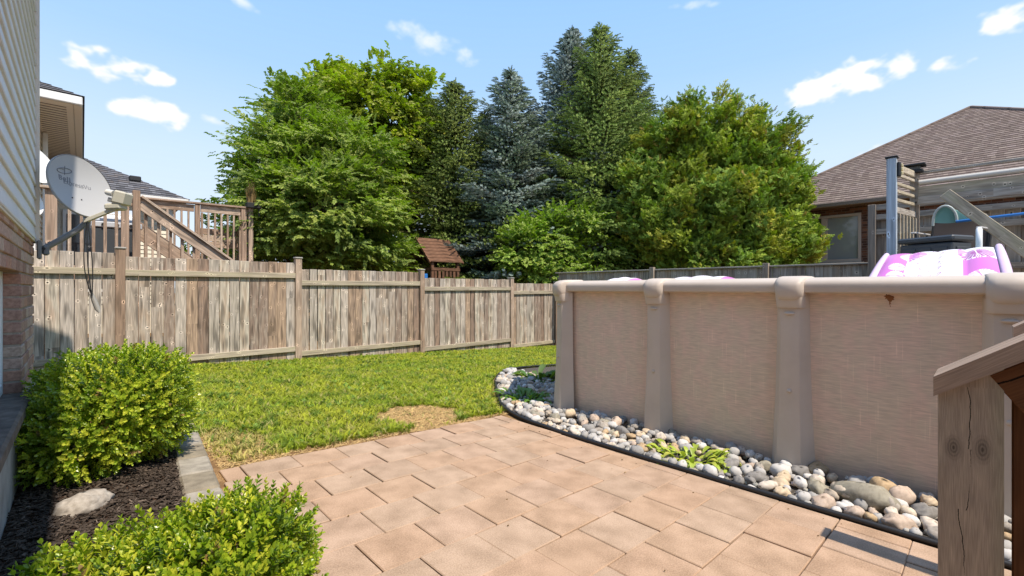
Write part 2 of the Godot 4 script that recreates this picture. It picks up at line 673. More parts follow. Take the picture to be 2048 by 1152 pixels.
func make_materials() -> void:
	var greys := [Color(0.715, 0.665, 0.615), Color(0.685, 0.635, 0.585), Color(0.635, 0.575, 0.52), Color(0.67, 0.63, 0.58), Color(0.60, 0.50, 0.43), Color(0.74, 0.70, 0.64), Color(0.65, 0.56, 0.48), Color(0.54, 0.47, 0.42), Color(0.70, 0.66, 0.62)]
	M.fence = tmat(wood_atlas(101, greys, 1.0, 0.0), 0.9, 0.2)
	M.rail = tmat(wood_atlas(131, [Color(0.72, 0.67, 0.60), Color(0.68, 0.63, 0.55), Color(0.65, 0.60, 0.53)], 0.6, 0.08), 0.9, 0.2)
	M.deck = tmat(wood_atlas(161, [Color(0.70, 0.62, 0.55), Color(0.64, 0.55, 0.48), Color(0.72, 0.65, 0.58), Color(0.58, 0.49, 0.42)], 0.7, 0.0), 0.88, 0.25)
	M.greyfence = tmat(wood_atlas(191, [Color(0.62, 0.59, 0.55), Color(0.56, 0.52, 0.48), Color(0.66, 0.63, 0.59), Color(0.58, 0.52, 0.46)], 0.7, 0.0), 0.9, 0.2)
	M.bluegrey = tmat(wood_atlas(201, [Color(0.66, 0.70, 0.74), Color(0.70, 0.73, 0.76), Color(0.60, 0.66, 0.71)], 0.7, 0.0), 0.85, 0.25)
	M.near = tmat(wood_near(41), 0.82, 0.3)
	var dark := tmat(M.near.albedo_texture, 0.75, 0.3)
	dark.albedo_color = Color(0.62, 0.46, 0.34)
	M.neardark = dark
	var nrail := tmat(M.near.albedo_texture, 0.85, 0.3)
	nrail.albedo_color = Color(1.0, 0.95, 0.93)
	M.nearrail = nrail
	M.cap = mat(0.30, 0.28, 0.25, 0.6)
	M.soil = world_tex(tmat(speckle(512, Color(0.50, 0.39, 0.27), Color(0.30, 0.22, 0.15), Color(0.74, 0.60, 0.42), 0.012, 0.25, 1.6, 2.0, 301), 0.95, 0.15), 0.8)
	var pav := speckle(1024, Color(0.68, 0.58, 0.49), Color(0.54, 0.455, 0.375), Color(0.77, 0.665, 0.575), 0.012, 0.33, 1.5, 1.8, 311)
	M.paver = []
	for k in [[1.0, 1.0, 1.0], [1.015, 0.99, 0.97], [0.97, 0.97, 0.97], [1.01, 1.0, 1.0], [1.0, 0.98, 0.96]]:
		var m := world_tex(tmat(pav, 0.9, 0.25), 0.36)
		m.albedo_color = Color(k[0], k[1], k[2]) if k[0] <= 1.0 else Color(1.0, k[1] / k[0], k[2] / k[0])
		var hm := speckle(256, Color(0.5, 0.5, 0.5), Color(0, 0, 0), Color(1, 1, 1), 0.2, 0.4, 1.0, 1.0, 317) if M.paver.is_empty() else (M.paver[0] as StandardMaterial3D).heightmap_texture
		m.heightmap_enabled = true
		m.heightmap_scale = 0.25
		m.heightmap_texture = hm
		M.paver.append(m)
	M.curb = world_tex(tmat(speckle(512, Color(0.60, 0.57, 0.52), Color(0.42, 0.39, 0.35), Color(0.72, 0.68, 0.62), 0.012, 0.3, 1.6, 1.3, 321), 0.92, 0.2), 1.4)
	M.curb2 = (M.curb as StandardMaterial3D).duplicate()
	M.curb2.albedo_color = Color(0.90, 0.88, 0.84)
	M.concrete = world_tex(tmat(speckle(512, Color(0.62, 0.61, 0.59), Color(0.48, 0.46, 0.44), Color(0.72, 0.71, 0.69), 0.01, 0.3, 1.6, 0.6, 331), 0.9, 0.2), 0.8)
	M.sill = world_tex(tmat(speckle(512, Color(0.43, 0.39, 0.36), Color(0.30, 0.27, 0.25), Color(0.56, 0.51, 0.47), 0.015, 0.3, 1.7, 0.7, 341), 0.85, 0.25), 1.2)
	var bt := speckle(512, Color(0.74, 0.655, 0.61), Color(0.56, 0.48, 0.45), Color(0.84, 0.77, 0.72), 0.03, 0.3, 1.7, 1.0, 351)
	M.brick = []
	for c in [Color(1, 0.95, 0.92), Color(0.93, 0.85, 0.82), Color(0.85, 0.76, 0.73), Color(1.0, 0.98, 0.95), Color(0.96, 0.84, 0.78)]:
		var m := world_tex(tmat(bt, 0.92, 0.2), 2.3)
		m.albedo_color = c
		M.brick.append(m)
	M.mortar = world_tex(tmat(speckle(256, Color(0.66, 0.61, 0.56), Color(0.5, 0.45, 0.41), Color(0.75, 0.71, 0.65), 0.05, 0.3, 1.0, 1.0, 361), 0.95, 0.1), 2.0)
	M.siding = world_tex(tmat(speckle(512, Color(0.885, 0.885, 0.895), Color(0.82, 0.82, 0.83), Color(0.92, 0.92, 0.93), 0.01, 0.2, 1.2, 0.5, 371), 0.55, 0.4), 0.6)
	M.sidingb = world_tex(tmat(speckle(256, Color(0.88, 0.85, 0.78), Color(0.78, 0.75, 0.69), Color(0.92, 0.9, 0.84), 0.01, 0.2, 1.2, 0.5, 372), 0.6, 0.4), 0.6)
	M.white = mat(0.78, 0.78, 0.77, 0.45)
	M.tan = mat(0.70, 0.63, 0.53, 0.6)
	M.brownmetal = mat(0.16, 0.12, 0.09, 0.5)
	M.dark = mat(0.02, 0.02, 0.022, 0.5)
	M.black = mat(0.012, 0.012, 0.012, 0.55)
	M.glass = mat(0.02, 0.022, 0.03, 0.04, 0.6)
	M.roofdark = tmat(course_picture(512, 512, 32, 14, 40, [Color(0.42, 0.42, 0.44), Color(0.38, 0.38, 0.40), Color(0.45, 0.45, 0.47), Color(0.41, 0.395, 0.395), Color(0.36, 0.36, 0.38)], Color(0.26, 0.26, 0.27), 1, 2, 401), 0.95, 0.15)
	M.roofbrown = tmat(course_picture(512, 512, 32, 12, 36, [Color(0.50, 0.445, 0.415), Color(0.475, 0.42, 0.39), Color(0.53, 0.475, 0.44), Color(0.46, 0.405, 0.38), Color(0.515, 0.46, 0.435)], Color(0.40, 0.35, 0.325), 1, 2, 402), 0.95, 0.15)
	M.brickfar = tmat(course_picture(512, 512, 32, 46, 46, [Color(0.40, 0.27, 0.21), Color(0.33, 0.23, 0.19), Color(0.45, 0.31, 0.24), Color(0.28, 0.20, 0.17)], Color(0.42, 0.37, 0.33), 3, 3, 403, true), 0.93, 0.15)
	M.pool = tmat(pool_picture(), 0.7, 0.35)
	M.poolplastic = world_tex(tmat(speckle(256, Color(0.775, 0.72, 0.665), Color(0.71, 0.655, 0.60), Color(0.81, 0.76, 0.71), 0.012, 0.1, 1.2, 0.25, 381), 0.5, 0.45), 0.7)
	M.liner = mat(0.30, 0.50, 0.60, 0.6)
	M.rust = mat(0.24, 0.10, 0.04, 0.9)
	var water := mat(0.1, 0.3, 0.38, 0.05, 0.5)
	water.transparency = BaseMaterial3D.TRANSPARENCY_ALPHA
	water.albedo_color.a = 0.25
	M.water = water
	M.float = tmat(float_picture(), 0.3, 0.5)
	M.pinkside = mat(0.70, 0.52, 0.68, 0.35)
	M.edging = mat(0.018, 0.018, 0.02, 0.5)
	M.stone = []
	var stt := speckle(512, Color(0.80, 0.765, 0.72), Color(0.54, 0.515, 0.485), Color(0.92, 0.89, 0.85), 0.02, 0.3, 1.7, 1.2, 391)
	for c in [Color(1.0, 0.97, 0.92), Color(0.80, 0.79, 0.78), Color(0.98, 0.92, 0.83), Color(0.66, 0.67, 0.69), Color(0.93, 0.87, 0.83), Color(0.76, 0.76, 0.72), Color(1, 0.98, 0.96), Color(0.86, 0.83, 0.79), Color(0.90, 0.81, 0.68)]:
		var m := world_tex(tmat(stt, 0.75, 0.35), 3.0)
		m.albedo_color = c
		M.stone.append(m)
	M.gravel = world_tex(tmat(speckle(512, Color(0.33, 0.31, 0.29), Color(0.14, 0.13, 0.12), Color(0.55, 0.52, 0.49), 0.05, 0.2, 1.8, 1.5, 395), 0.95, 0.1), 1.5)
	M.mulch = world_tex(tmat(speckle(512, Color(0.26, 0.20, 0.165), Color(0.12, 0.09, 0.07), Color(0.39, 0.31, 0.25), 0.04, 0.25, 1.6, 1.6, 396), 0.95, 0.1), 1.6)
	var chip := mat(1, 1, 1, 0.95, 0.1)
	chip.vertex_color_use_as_albedo = true
	M.chip = chip
	M.grass = leafmat(0.55, Color(0.55, 0.7, 0.2), 0.35)
	M.leaf = leafmat(0.5, Color(0.75, 0.9, 0.25), 0.4)
	M.box = leafmat(0.32, Color(0.7, 0.85, 0.18), 0.55)
	M.needle = leafmat(0.6, Color(0.25, 0.3, 0.15), 0.3)
	M.cedar = leafmat(0.6, Color(0.6, 0.7, 0.18), 0.3)
	M.bark = world_tex(tmat(speckle(256, Color(0.36, 0.30, 0.25), Color(0.18, 0.14, 0.11), Color(0.5, 0.44, 0.38), 0.06, 0.3, 1.8, 1.0, 399), 0.95, 0.1), 1.0)
	M.twig = mat(0.28, 0.20, 0.12, 0.9)
	M.dish = mat(0.42, 0.42, 0.42, 0.5, 0.4)
	M.dishmetal = mat(0.20, 0.205, 0.21, 0.45, 0.5)
	M.lnb = mat(0.50, 0.47, 0.38, 0.5)
	M.print = mat(0.20, 0.205, 0.225, 0.6)
	M.cedarwood = tmat(wood_atlas(221, [Color(0.45, 0.33, 0.26), Color(0.38, 0.28, 0.22), Color(0.50, 0.37, 0.29)], 0.7, 0.0), 0.85, 0.25)
	M.charcoal = mat(0.045, 0.052, 0.06, 0.5)
	M.sling = mat(0.13, 0.10, 0.085, 0.85)
	M.blue = mat(0.03, 0.17, 0.50, 0.35)
	M.net = mat(0.16, 0.34, 0.30, 0.7)

# ------------------------------------------------------------------ ground, patio
func build_ground() -> void:
	var st := S()
	var es := [-160.0, -60.0, -20.0, -8.0, -3.0, -1.0, 0.0, 1.0, 2.0, 3.0, 4.0, 6.0, 8.0, 10.0, 12.0, 16.0, 24.0, 60.0, 160.0]
	var ns := [-160.0, -60.0, -20.0, -8.0, -3.0, 0.0, 3.0, 6.0, 9.0, 14.0, 24.0, 60.0, 160.0]
	for i in es.size() - 1:
		for j in ns.size() - 1:
			quad(st, V(es[i], ns[j], gy(es[i]) - 0.004), V(es[i + 1], ns[j], gy(es[i + 1]) - 0.004), V(es[i + 1], ns[j + 1], gy(es[i + 1]) - 0.004), V(es[i], ns[j + 1], gy(es[i]) - 0.004), Vector3.UP)
	struct("ground", st.commit(), M.soil)

func build_patio() -> void:
	var patio := Node3D.new()
	patio.name = numbered("patio")
	add_child(patio)
	patio.set_meta("kind", "structure")
	var rows := [3.35, 3.095, 2.83, 2.55, 2.265, 1.985, 1.705, 1.42, 1.135, 0.85, 0.55, 0.25, -0.05, -0.35, -0.65]
	var pe := 0.3125
	var tilt := atan(-0.0539)
	for i in rows.size() - 1:
		var n1: float = rows[i]
		var n0: float = rows[i + 1]
		var off := 2.45 + (0.0 if i % 2 == 1 else pe * 0.5) - pe * 12.0 + rf(-0.02, 0.02)
		for k in 16:
			var a := off + k * pe
			var b := a + pe
			var left := 0.60 if n1 > 2.0 else 0.5
			a = maxf(a, left)
			b = minf(b, 3.045)
			if b - a < 0.06:
				continue
			if i == 0 and a < 0.64:
				a = 0.62
			var gap := rf(0.003, 0.008)
			var size := Vector3(b - a - gap, 0.06, n1 - n0 - rf(0.002, 0.004))
			var ce := (a + b) * 0.5 + rf(-0.001, 0.001)
			var cn := (n0 + n1) * 0.5 + rf(-0.002, 0.002)
			var bs := Basis(Vector3(0, 0, 1), tilt + rf(-0.006, 0.006)) * Basis(Vector3(1, 0, 0), rf(-0.006, 0.006)) * Basis(Vector3.UP, rf(-0.006, 0.006))
			part("paver", box_mesh(size, 0.004), M.paver[rng.randi() % 5], patio, Transform3D(bs, V(ce, cn, gy(ce) + 0.012 - 0.03 + rf(-0.0035, 0.0035))))
	# grey concrete blocks along the planting bed
	var pts := [[0.62, 4.95], [0.60, 4.62], [0.575, 4.28], [0.55, 3.92], [0.53, 3.62], [0.505, 3.30], [0.485, 3.0], [0.475, 2.70], [0.47, 2.4], [0.47, 2.1], [0.47, 1.8], [0.47, 1.5], [0.47, 1.2], [0.47, 0.9]]
	var edge := Node3D.new()
	edge.name = numbered("bed_border")
	add_child(edge)
	edge.set_meta("kind", "structure")
	for i in pts.size() - 1:
		var a := Vector2(pts[i][0] - 0.005, pts[i][1])
		var b := Vector2(pts[i + 1][0] - 0.005, pts[i + 1][1])
		var c := (a + b) * 0.5
		var d := a - b
		var bs := Basis(Vector3.UP, -atan2(d.x, d.y)) * Basis(Vector3(0, 0, 1), tilt + rf(-0.01, 0.01))
		part("border_block", box_mesh(Vector3(0.175, 0.10, d.length() - 0.016), 0.012), M.curb if i % 2 == 0 else M.curb2, edge, Transform3D(bs, V(c.x, c.y, gy(c.x) - 0.012 + rf(-0.003, 0.003))))

# ------------------------------------------------------------------ the house at the left edge
const WE := -0.27

func build_house() -> void:
	var h := thing("house", "beige sided house with brick lower wall and window at the left edge of the photo", "house", V(WE, 0, 0))
	var o := Transform3D(Basis.IDENTITY, -h.position)
	part("foundation", boxr(-6.0, WE + 0.01, -3.0, 5.0, -0.3, 0.585, 0.006), M.concrete, h, o)
	part("wall", boxr(-6.0, WE - 0.008, 4.062, 4.99, 0.585, 1.66, 0.002), M.mortar, h, o)
	part("wall", boxr(-6.0, WE - 0.008, -3.0, 4.062, 1.44, 1.66, 0.002), M.mortar, h, o)
	part("wall", boxr(-6.0, WE - 0.12, -3.0, 4.06, 0.585, 1.438, 0.002), M.mortar, h, o)
	part("wall", boxr(-6.0, WE - 0.004, -3.0, 4.99, 1.662, 5.55, 0.002), M.siding, h, o)
	# bricks
	var meshes := {}
	for c in 14:
		var y0 := 0.662 + c * 0.0735
		var n := 4.99
		var first := true
		var low := 4.06 if y0 + 0.062 < 1.45 else 1.6
		while n > low + 0.02:
			var l := 0.2
			if first and c % 2:
				l = 0.1
			first = false
			var n0 := maxf(n - l, low)
			var key := snappedf(n - n0, 0.005)
			if not meshes.has(key):
				meshes[key] = box_mesh(Vector3(0.095, 0.063, key), 0.004)
			part("brick", meshes[key], M.brick[rng.randi() % 5], h, Transform3D(Basis(Vector3.UP, rf(-0.006, 0.006)), V(WE - 0.0475 + rf(-0.002, 0.003), (n + n0) * 0.5, y0 + 0.0315) - h.position))
			n = n0 - 0.0105
	# lap siding: each board leans out to its lower edge
	for k in 38:
		var y0 := 1.665 + k * 0.102
		var st := S()
		var pts := [Vector2(0.0, 0.108), Vector2(0.004, 0.108), Vector2(0.017, 0.006), Vector2(0.014, 0.0), Vector2(0.0, 0.0)]
		for i in 4:
			var p: Vector2 = pts[i]
			var q: Vector2 = pts[i + 1]
			var hint := Vector3(1, 0, 0) if i < 3 else Vector3(0, -1, 0)
			quad(st, V(WE + p.x, -3.0, y0 + p.y), V(WE + p.x, 4.975, y0 + p.y), V(WE + q.x, 4.975, y0 + q.y), V(WE + q.x, -3.0, y0 + q.y), hint)
		part("siding_board", st.commit(), M.siding, h, o)
	part("corner_trim", boxr(WE - 0.03, WE + 0.032, 4.976, 5.01, 1.64, 5.55, 0.003), M.tan, h, o)
	part("starter_strip", boxr(WE - 0.002, WE + 0.012, -3.0, 4.974, 1.648, 1.664, 0.002), M.tan, h, o)
	# sill, window
	part("window_sill", boxr(WE - 0.11, WE + 0.045, 1.5, 4.10, 0.588, 0.66, 0.012), M.sill, h, o)
	var w := part("window", boxr(WE - 0.118, WE - 0.075, 3.985, 4.055, 0.664, 1.436, 0.004), M.white, h, o)
	part("frame", boxr(WE - 0.118, WE - 0.075, 1.6, 3.984, 0.664, 0.73, 0.004), M.white, w)
	part("frame", boxr(WE - 0.118, WE - 0.075, 1.6, 3.984, 1.37, 1.436, 0.004), M.white, w)
	part("frame", boxr(WE - 0.116, WE - 0.085, 3.945, 3.983, 0.732, 1.368, 0.004), M.white, w)
	part("glass", boxr(WE - 0.112, WE - 0.104, 1.6, 3.944, 0.732, 1.368, 0.001), M.glass, w)
	# eave and roof, above the picture, casting the shade on the wall
	part("soffit", boxr(-6.5, -0.08, -3.3, 5.33, 5.552, 5.58, 0.002), M.white, h, o)
	part("gutter", boxr(-0.078, 0.045, -3.3, 5.35, 5.53, 5.64, 0.01), M.tan, h, o)
	var st := S()
	quad(st, V(0.02, -3.35, 5.645), V(0.02, 5.37, 5.645), V(-3.3, 5.37, 7.6), V(-3.3, -3.35, 7.6), Vector3(1, 1, 0), Vector2(0, 5), Vector2(5, 5), Vector2(5, 0), Vector2(0, 0))
	quad(st, V(-6.6, -3.35, 5.645), V(-6.6, 5.37, 5.645), V(-3.3, 5.37, 7.6), V(-3.3, -3.35, 7.6), Vector3(-1, 1, 0), Vector2(0, 5), Vector2(5, 5), Vector2(5, 0), Vector2(0, 0))
	tri(st, V(0.02, 5.37, 5.645), V(-6.6, 5.37, 5.645), V(-3.3, 5.37, 7.6), Vector3(0, 0, -1))
	tri(st, V(0.02, -3.35, 5.645), V(-6.6, -3.35, 5.645), V(-3.3, -3.35, 7.6), Vector3(0, 0, 1))
	part("roof", st.commit(), M.roofdark, h, o)

# a hipped roof slope as thin stepped courses; a..b is the eave, the two hips lean in by their own run
func shingle_slope(st: SurfaceTool, a: Vector3, b: Vector3, inward: Vector3, rise: float, run: float, hip_a: float, hip_b: float, course := 0.15) -> void:
	var along := (b - a).normalized()
	var slope_len := sqrt(rise * rise + run * run)
	var k := int(slope_len / course)
	var nrm := (inward * rise * -1.0 + Vector3.UP * run).normalized()
	for i in k:
		var t0 := float(i) / k
		var t1 := float(i + 1) / k
		var p0 := a + inward * run * t0 + Vector3.UP * rise * t0 + along * hip_a * t0
		var q0 := b + inward * run * t0 + Vector3.UP * rise * t0 - along * hip_b * t0
		var p1 := a + inward * run * t1 + Vector3.UP * rise * t1 + along * hip_a * t1
		var q1 := b + inward * run * t1 + Vector3.UP * rise * t1 - along * hip_b * t1
		var lift := nrm * 0.014
		var u0 := along.dot(p0) / 3.0
		var u1 := along.dot(q0) / 3.0
		var u2 := along.dot(q1) / 3.0
		var u3 := along.dot(p1) / 3.0
		var v := float(i) / 32.0
		quad(st, p0 + lift, q0 + lift, q1, p1, nrm, Vector2(u0, 1 - v - 0.001), Vector2(u1, 1 - v - 0.001), Vector2(u2, 1 - v - 1.0 / 32.0 + 0.004), Vector2(u3, 1 - v - 1.0 / 32.0 + 0.004))
		quad(st, p0, q0, q0 + lift, p0 + lift, -inward, Vector2(u0, 0.03), Vector2(u1, 0.03), Vector2(u1, 0.031), Vector2(u0, 0.031))

func lap_wall_n(h: Node3D, o: Transform3D, e: float, n0: float, n1: float, y0: float, y1: float, m: Material) -> void:
	var k := 0
	while y0 + k * 0.11 < y1:
		var y := y0 + k * 0.11
		var st := S()
		quad(st, V(e, n0, y + 0.112), V(e, n1, y + 0.112), V(e + 0.018, n1, y), V(e + 0.018, n0, y), Vector3(1, 0.1, 0))
		quad(st, V(e, n0, y), V(e, n1, y), V(e + 0.018, n1, y), V(e + 0.018, n0, y), Vector3(0, -1, 0))
		part("siding_board", st.commit(), m, h, o)
		k += 1

func lap_wall_e(h: Node3D, o: Transform3D, n: float, e0: float, e1: float, y0: float, y1: float, m: Material) -> void:
	var k := 0
	while y0 + k * 0.11 < y1:
		var y := y0 + k * 0.11
		var st := S()
		quad(st, V(e0, n, y + 0.112), V(e1, n, y + 0.112), V(e1, n - 0.018, y), V(e0, n - 0.018, y), Vector3(0, 0.1, 1))
		quad(st, V(e0, n, y), V(e1, n, y), V(e1, n - 0.018, y), V(e0, n - 0.018, y), Vector3(0, -1, 0))
		part("siding_board", st.commit(), m, h, o)
		k += 1

func build_neighbour_house() -> void:
	var h := thing("neighbour_house", "neighbouring house with white gutter and tan soffit behind the satellite dish", "house", V(-0.6, 11.0, 0))
	var o := Transform3D(Basis.IDENTITY, -h.position)
	part("wall", boxr(-7.0, -0.60, 10.9, 20.0, -0.2, 4.36, 0.002), M.sidingb, h, o)
	lap_wall_n(h, o, -0.598, 11.05, 19.9, 1.6, 4.3, M.sidingb)
	part("corner_board", boxr(-0.66, -0.565, 10.85, 11.06, 0.0, 4.36, 0.004), M.white, h, o)
	part("downspout", boxr(-0.57, -0.50, 12.75, 12.95, 0.0, 4.36, 0.01), M.white, h, o)
	var w := part("window", boxr(-0.59, -0.545, 13.6, 15.4, 2.4, 4.0, 0.004), M.white, h, o)
	part("pane", boxr(-0.56, -0.538, 13.72, 15.28, 2.5, 3.9, 0.002), M.glass, w)
	part("soffit", boxr(-7.0, -0.115, 10.5, 20.4, 4.362, 4.385, 0.002), M.tan, h, o)
	for k in 40:
		part("soffit_groove", boxr(-0.56, -0.2, 10.72 + k * 0.15, 10.735 + k * 0.15, 4.354, 4.3615, 0.001), M.sling, h, o)
	part("gutter", boxr(-0.112, 0.0, 10.5, 20.4, 4.35, 4.475, 0.012), M.tan, h, o)
	part("gutter", boxr(-7.0, -0.114, 10.47, 10.58, 4.39, 4.475, 0.02), M.white, h, o)
	part("fascia", boxr(-7.0, 0.0, 10.42, 10.468, 4.36, 4.50, 0.012), M.white, h, o)
	var st := S()
	shingle_slope(st, V(-7.05, 10.42, 4.505), V(0.02, 10.42, 4.505), V(0, 1, 0), 1.75, 3.5, 3.5, 3.5)
	shingle_slope(st, V(0.02, 10.42, 4.505), V(0.02, 20.5, 4.505), V(-1, 0, 0), 1.75, 3.5, 3.5, 3.5)
	part("roof", st.commit(), M.roofdark, h, o)

func build_far_roof_house() -> void:
	var h := thing("far_house", "house with dark grey shingle roof and cream siding behind the raised deck", "house", V(1.0, 15.4, 0))
	var o := Transform3D(Basis.IDENTITY, -h.position)
	part("wall", boxr(-0.55, 1.75, 15.42, 22.0, -0.2, 3.6, 0.002), M.sidingb, h, o)
	lap_wall_e(h, o, 15.418, -0.55, 1.73, 0.9, 3.5, M.sidingb)
	part("corner_board", boxr(1.70, 1.80, 15.37, 15.46, 0.0, 3.6, 0.004), M.white, h, o)
	part("soffit", boxr(-0.55, 2.05, 15.0, 22.4, 3.60, 3.62, 0.002), M.white, h, o)
	part("gutter", boxr(-0.55, 2.1, 14.94, 15.04, 3.62, 3.72, 0.02), M.white, h, o)
	var d := part("patio_door", boxr(-0.35, 0.75, 15.34, 15.40, 1.2, 3.2, 0.004), M.white, h, o)
	part("pane", boxr(-0.28, 0.17, 15.32, 15.345, 1.3, 3.1, 0.002), M.glass, d)
	part("pane", boxr(0.23, 0.68, 15.32, 15.345, 1.3, 3.1, 0.002), M.glass, d)
	var st := S()
	shingle_slope(st, V(-8.0, 14.95, 3.70), V(2.12, 14.95, 3.70), V(0, 1, 0), 2.4, 4.3, 4.3, 4.3)
	shingle_slope(st, V(2.12, 14.95, 3.70), V(2.12, 23.6, 3.70), V(-1, 0, 0), 2.4, 4.3, 4.3, 4.3)
	part("roof", st.commit(), M.roofdark, h, o)
	part("roof_vent", boxr(0.9, 1.15, 15.75, 16.0, 4.18, 4.32, 0.02), M.dark, h, o)

func build_brown_house() -> void:
	var E := 17.5
	var h := thing("brown_house", "brick house with brown shingle hip roof behind the right-hand deck", "house", V(E, 0, 0))
	var o := Transform3D(Basis.IDENTITY, -h.position)
	var st := S()
	# west wall in three pieces round the window, with brick laid in the material
	var wall := func(s: SurfaceTool, n0: float, n1: float, y0: float, y1: float) -> void:
		quad(s, V(E, n0, y0), V(E, n1, y0), V(E, n1, y1), V(E, n0, y1), Vector3(-1, 0, 0), Vector2(n0 * 0.42, -y0 * 0.42), Vector2(n1 * 0.42, -y0 * 0.42), Vector2(n1 * 0.42, -y1 * 0.42), Vector2(n0 * 0.42, -y1 * 0.42))
	wall.call(st, -5.6, 2.62, -0.6, 3.85)
	wall.call(st, 4.62, 5.7, -0.6, 3.85)
	wall.call(st, 2.62, 4.62, -0.6, 2.12)
	wall.call(st, 2.62, 4.62, 3.64, 3.85)
	quad(st, V(E, 5.7, -0.6), V(E + 11.0, 5.7, -0.6), V(E + 11.0, 5.7, 3.85), V(E, 5.7, 3.85), Vector3(0, 0, -1), Vector2(0, 0), Vector2(4.6, 0), Vector2(4.6, -1.9), Vector2(0, -1.9))
	quad(st, V(E, -5.6, -0.6), V(E + 11.0, -5.6, -0.6), V(E + 11.0, -5.6, 3.85), V(E, -5.6, 3.85), Vector3(0, 0, 1), Vector2(0, 0), Vector2(4.6, 0), Vector2(4.6, -1.9), Vector2(0, -1.9))
	part("wall", st.commit(), M.brickfar, h, o)
	var fr := mat(0.36, 0.30, 0.25, 0.5)
	var w := part("window", boxr(E - 0.04, E + 0.06, 2.62, 4.62, 2.12, 2.22, 0.004), fr, h, o)
	part("frame", boxr(E - 0.04, E + 0.06, 2.62, 4.62, 3.56, 3.64, 0.004), fr, w)
	for n in [2.62, 3.50, 4.54]:
		part("frame", boxr(E - 0.042, E + 0.058, n, n + (0.16 if n == 3.50 else 0.08), 2.222, 3.558, 0.004), fr, w)
	part("pane", boxr(E + 0.02, E + 0.035, 2.70, 3.5, 2.222, 3.558, 0.002), mat(0.20, 0.22, 0.22, 0.08, 0.6), w)
	part("pane", boxr(E + 0.02, E + 0.035, 3.66, 4.54, 2.222, 3.558, 0.002), M.glass, w)
	part("window_sill", boxr(E - 0.10, E - 0.001, 2.55, 4.7, 2.05, 2.115, 0.006), fr, h, o)
	part("soffit", boxr(E - 0.45, E + 11.4, -6.0, 6.1, 3.852, 3.875, 0.002), M.brownmetal, h, o)
	part("gutter", boxr(E - 0.56, E - 0.44, -6.1, 6.2, 3.84, 3.98, 0.02), M.brownmetal, h, o)
	var rs := S()
	var c := V(E + 5.4, 0.34, 0)
	shingle_slope(rs, V(E - 0.5, -5.6, 3.98), V(E - 0.5, 6.25, 3.98), V(1, 0, 0), 3.75, 5.9, 5.95, 5.9, 0.16)
	shingle_slope(rs, V(E - 0.5, 6.25, 3.98), V(E + 11.3, 6.25, 3.98), V(0, -1, 0), 3.75, 5.9, 5.9, 5.9, 0.16)
	shingle_slope(rs, V(E - 0.5, -5.6, 3.98), V(E + 11.3, -5.6, 3.98), V(0, 1, 0), 3.75, 5.9, 5.9, 5.9, 0.16)
	part("roof", rs.commit(), M.roofbrown, h, o)
	part("ridge_cap", tube_mesh([V(E - 0.5, 6.25, 3.99), V(E + 5.4, 0.35, 7.74), V(E + 5.4, 0.3, 7.74), V(E - 0.5, -5.6, 3.99)], [0.06, 0.06, 0.06, 0.06], 6), M.roofbrown, h, o)

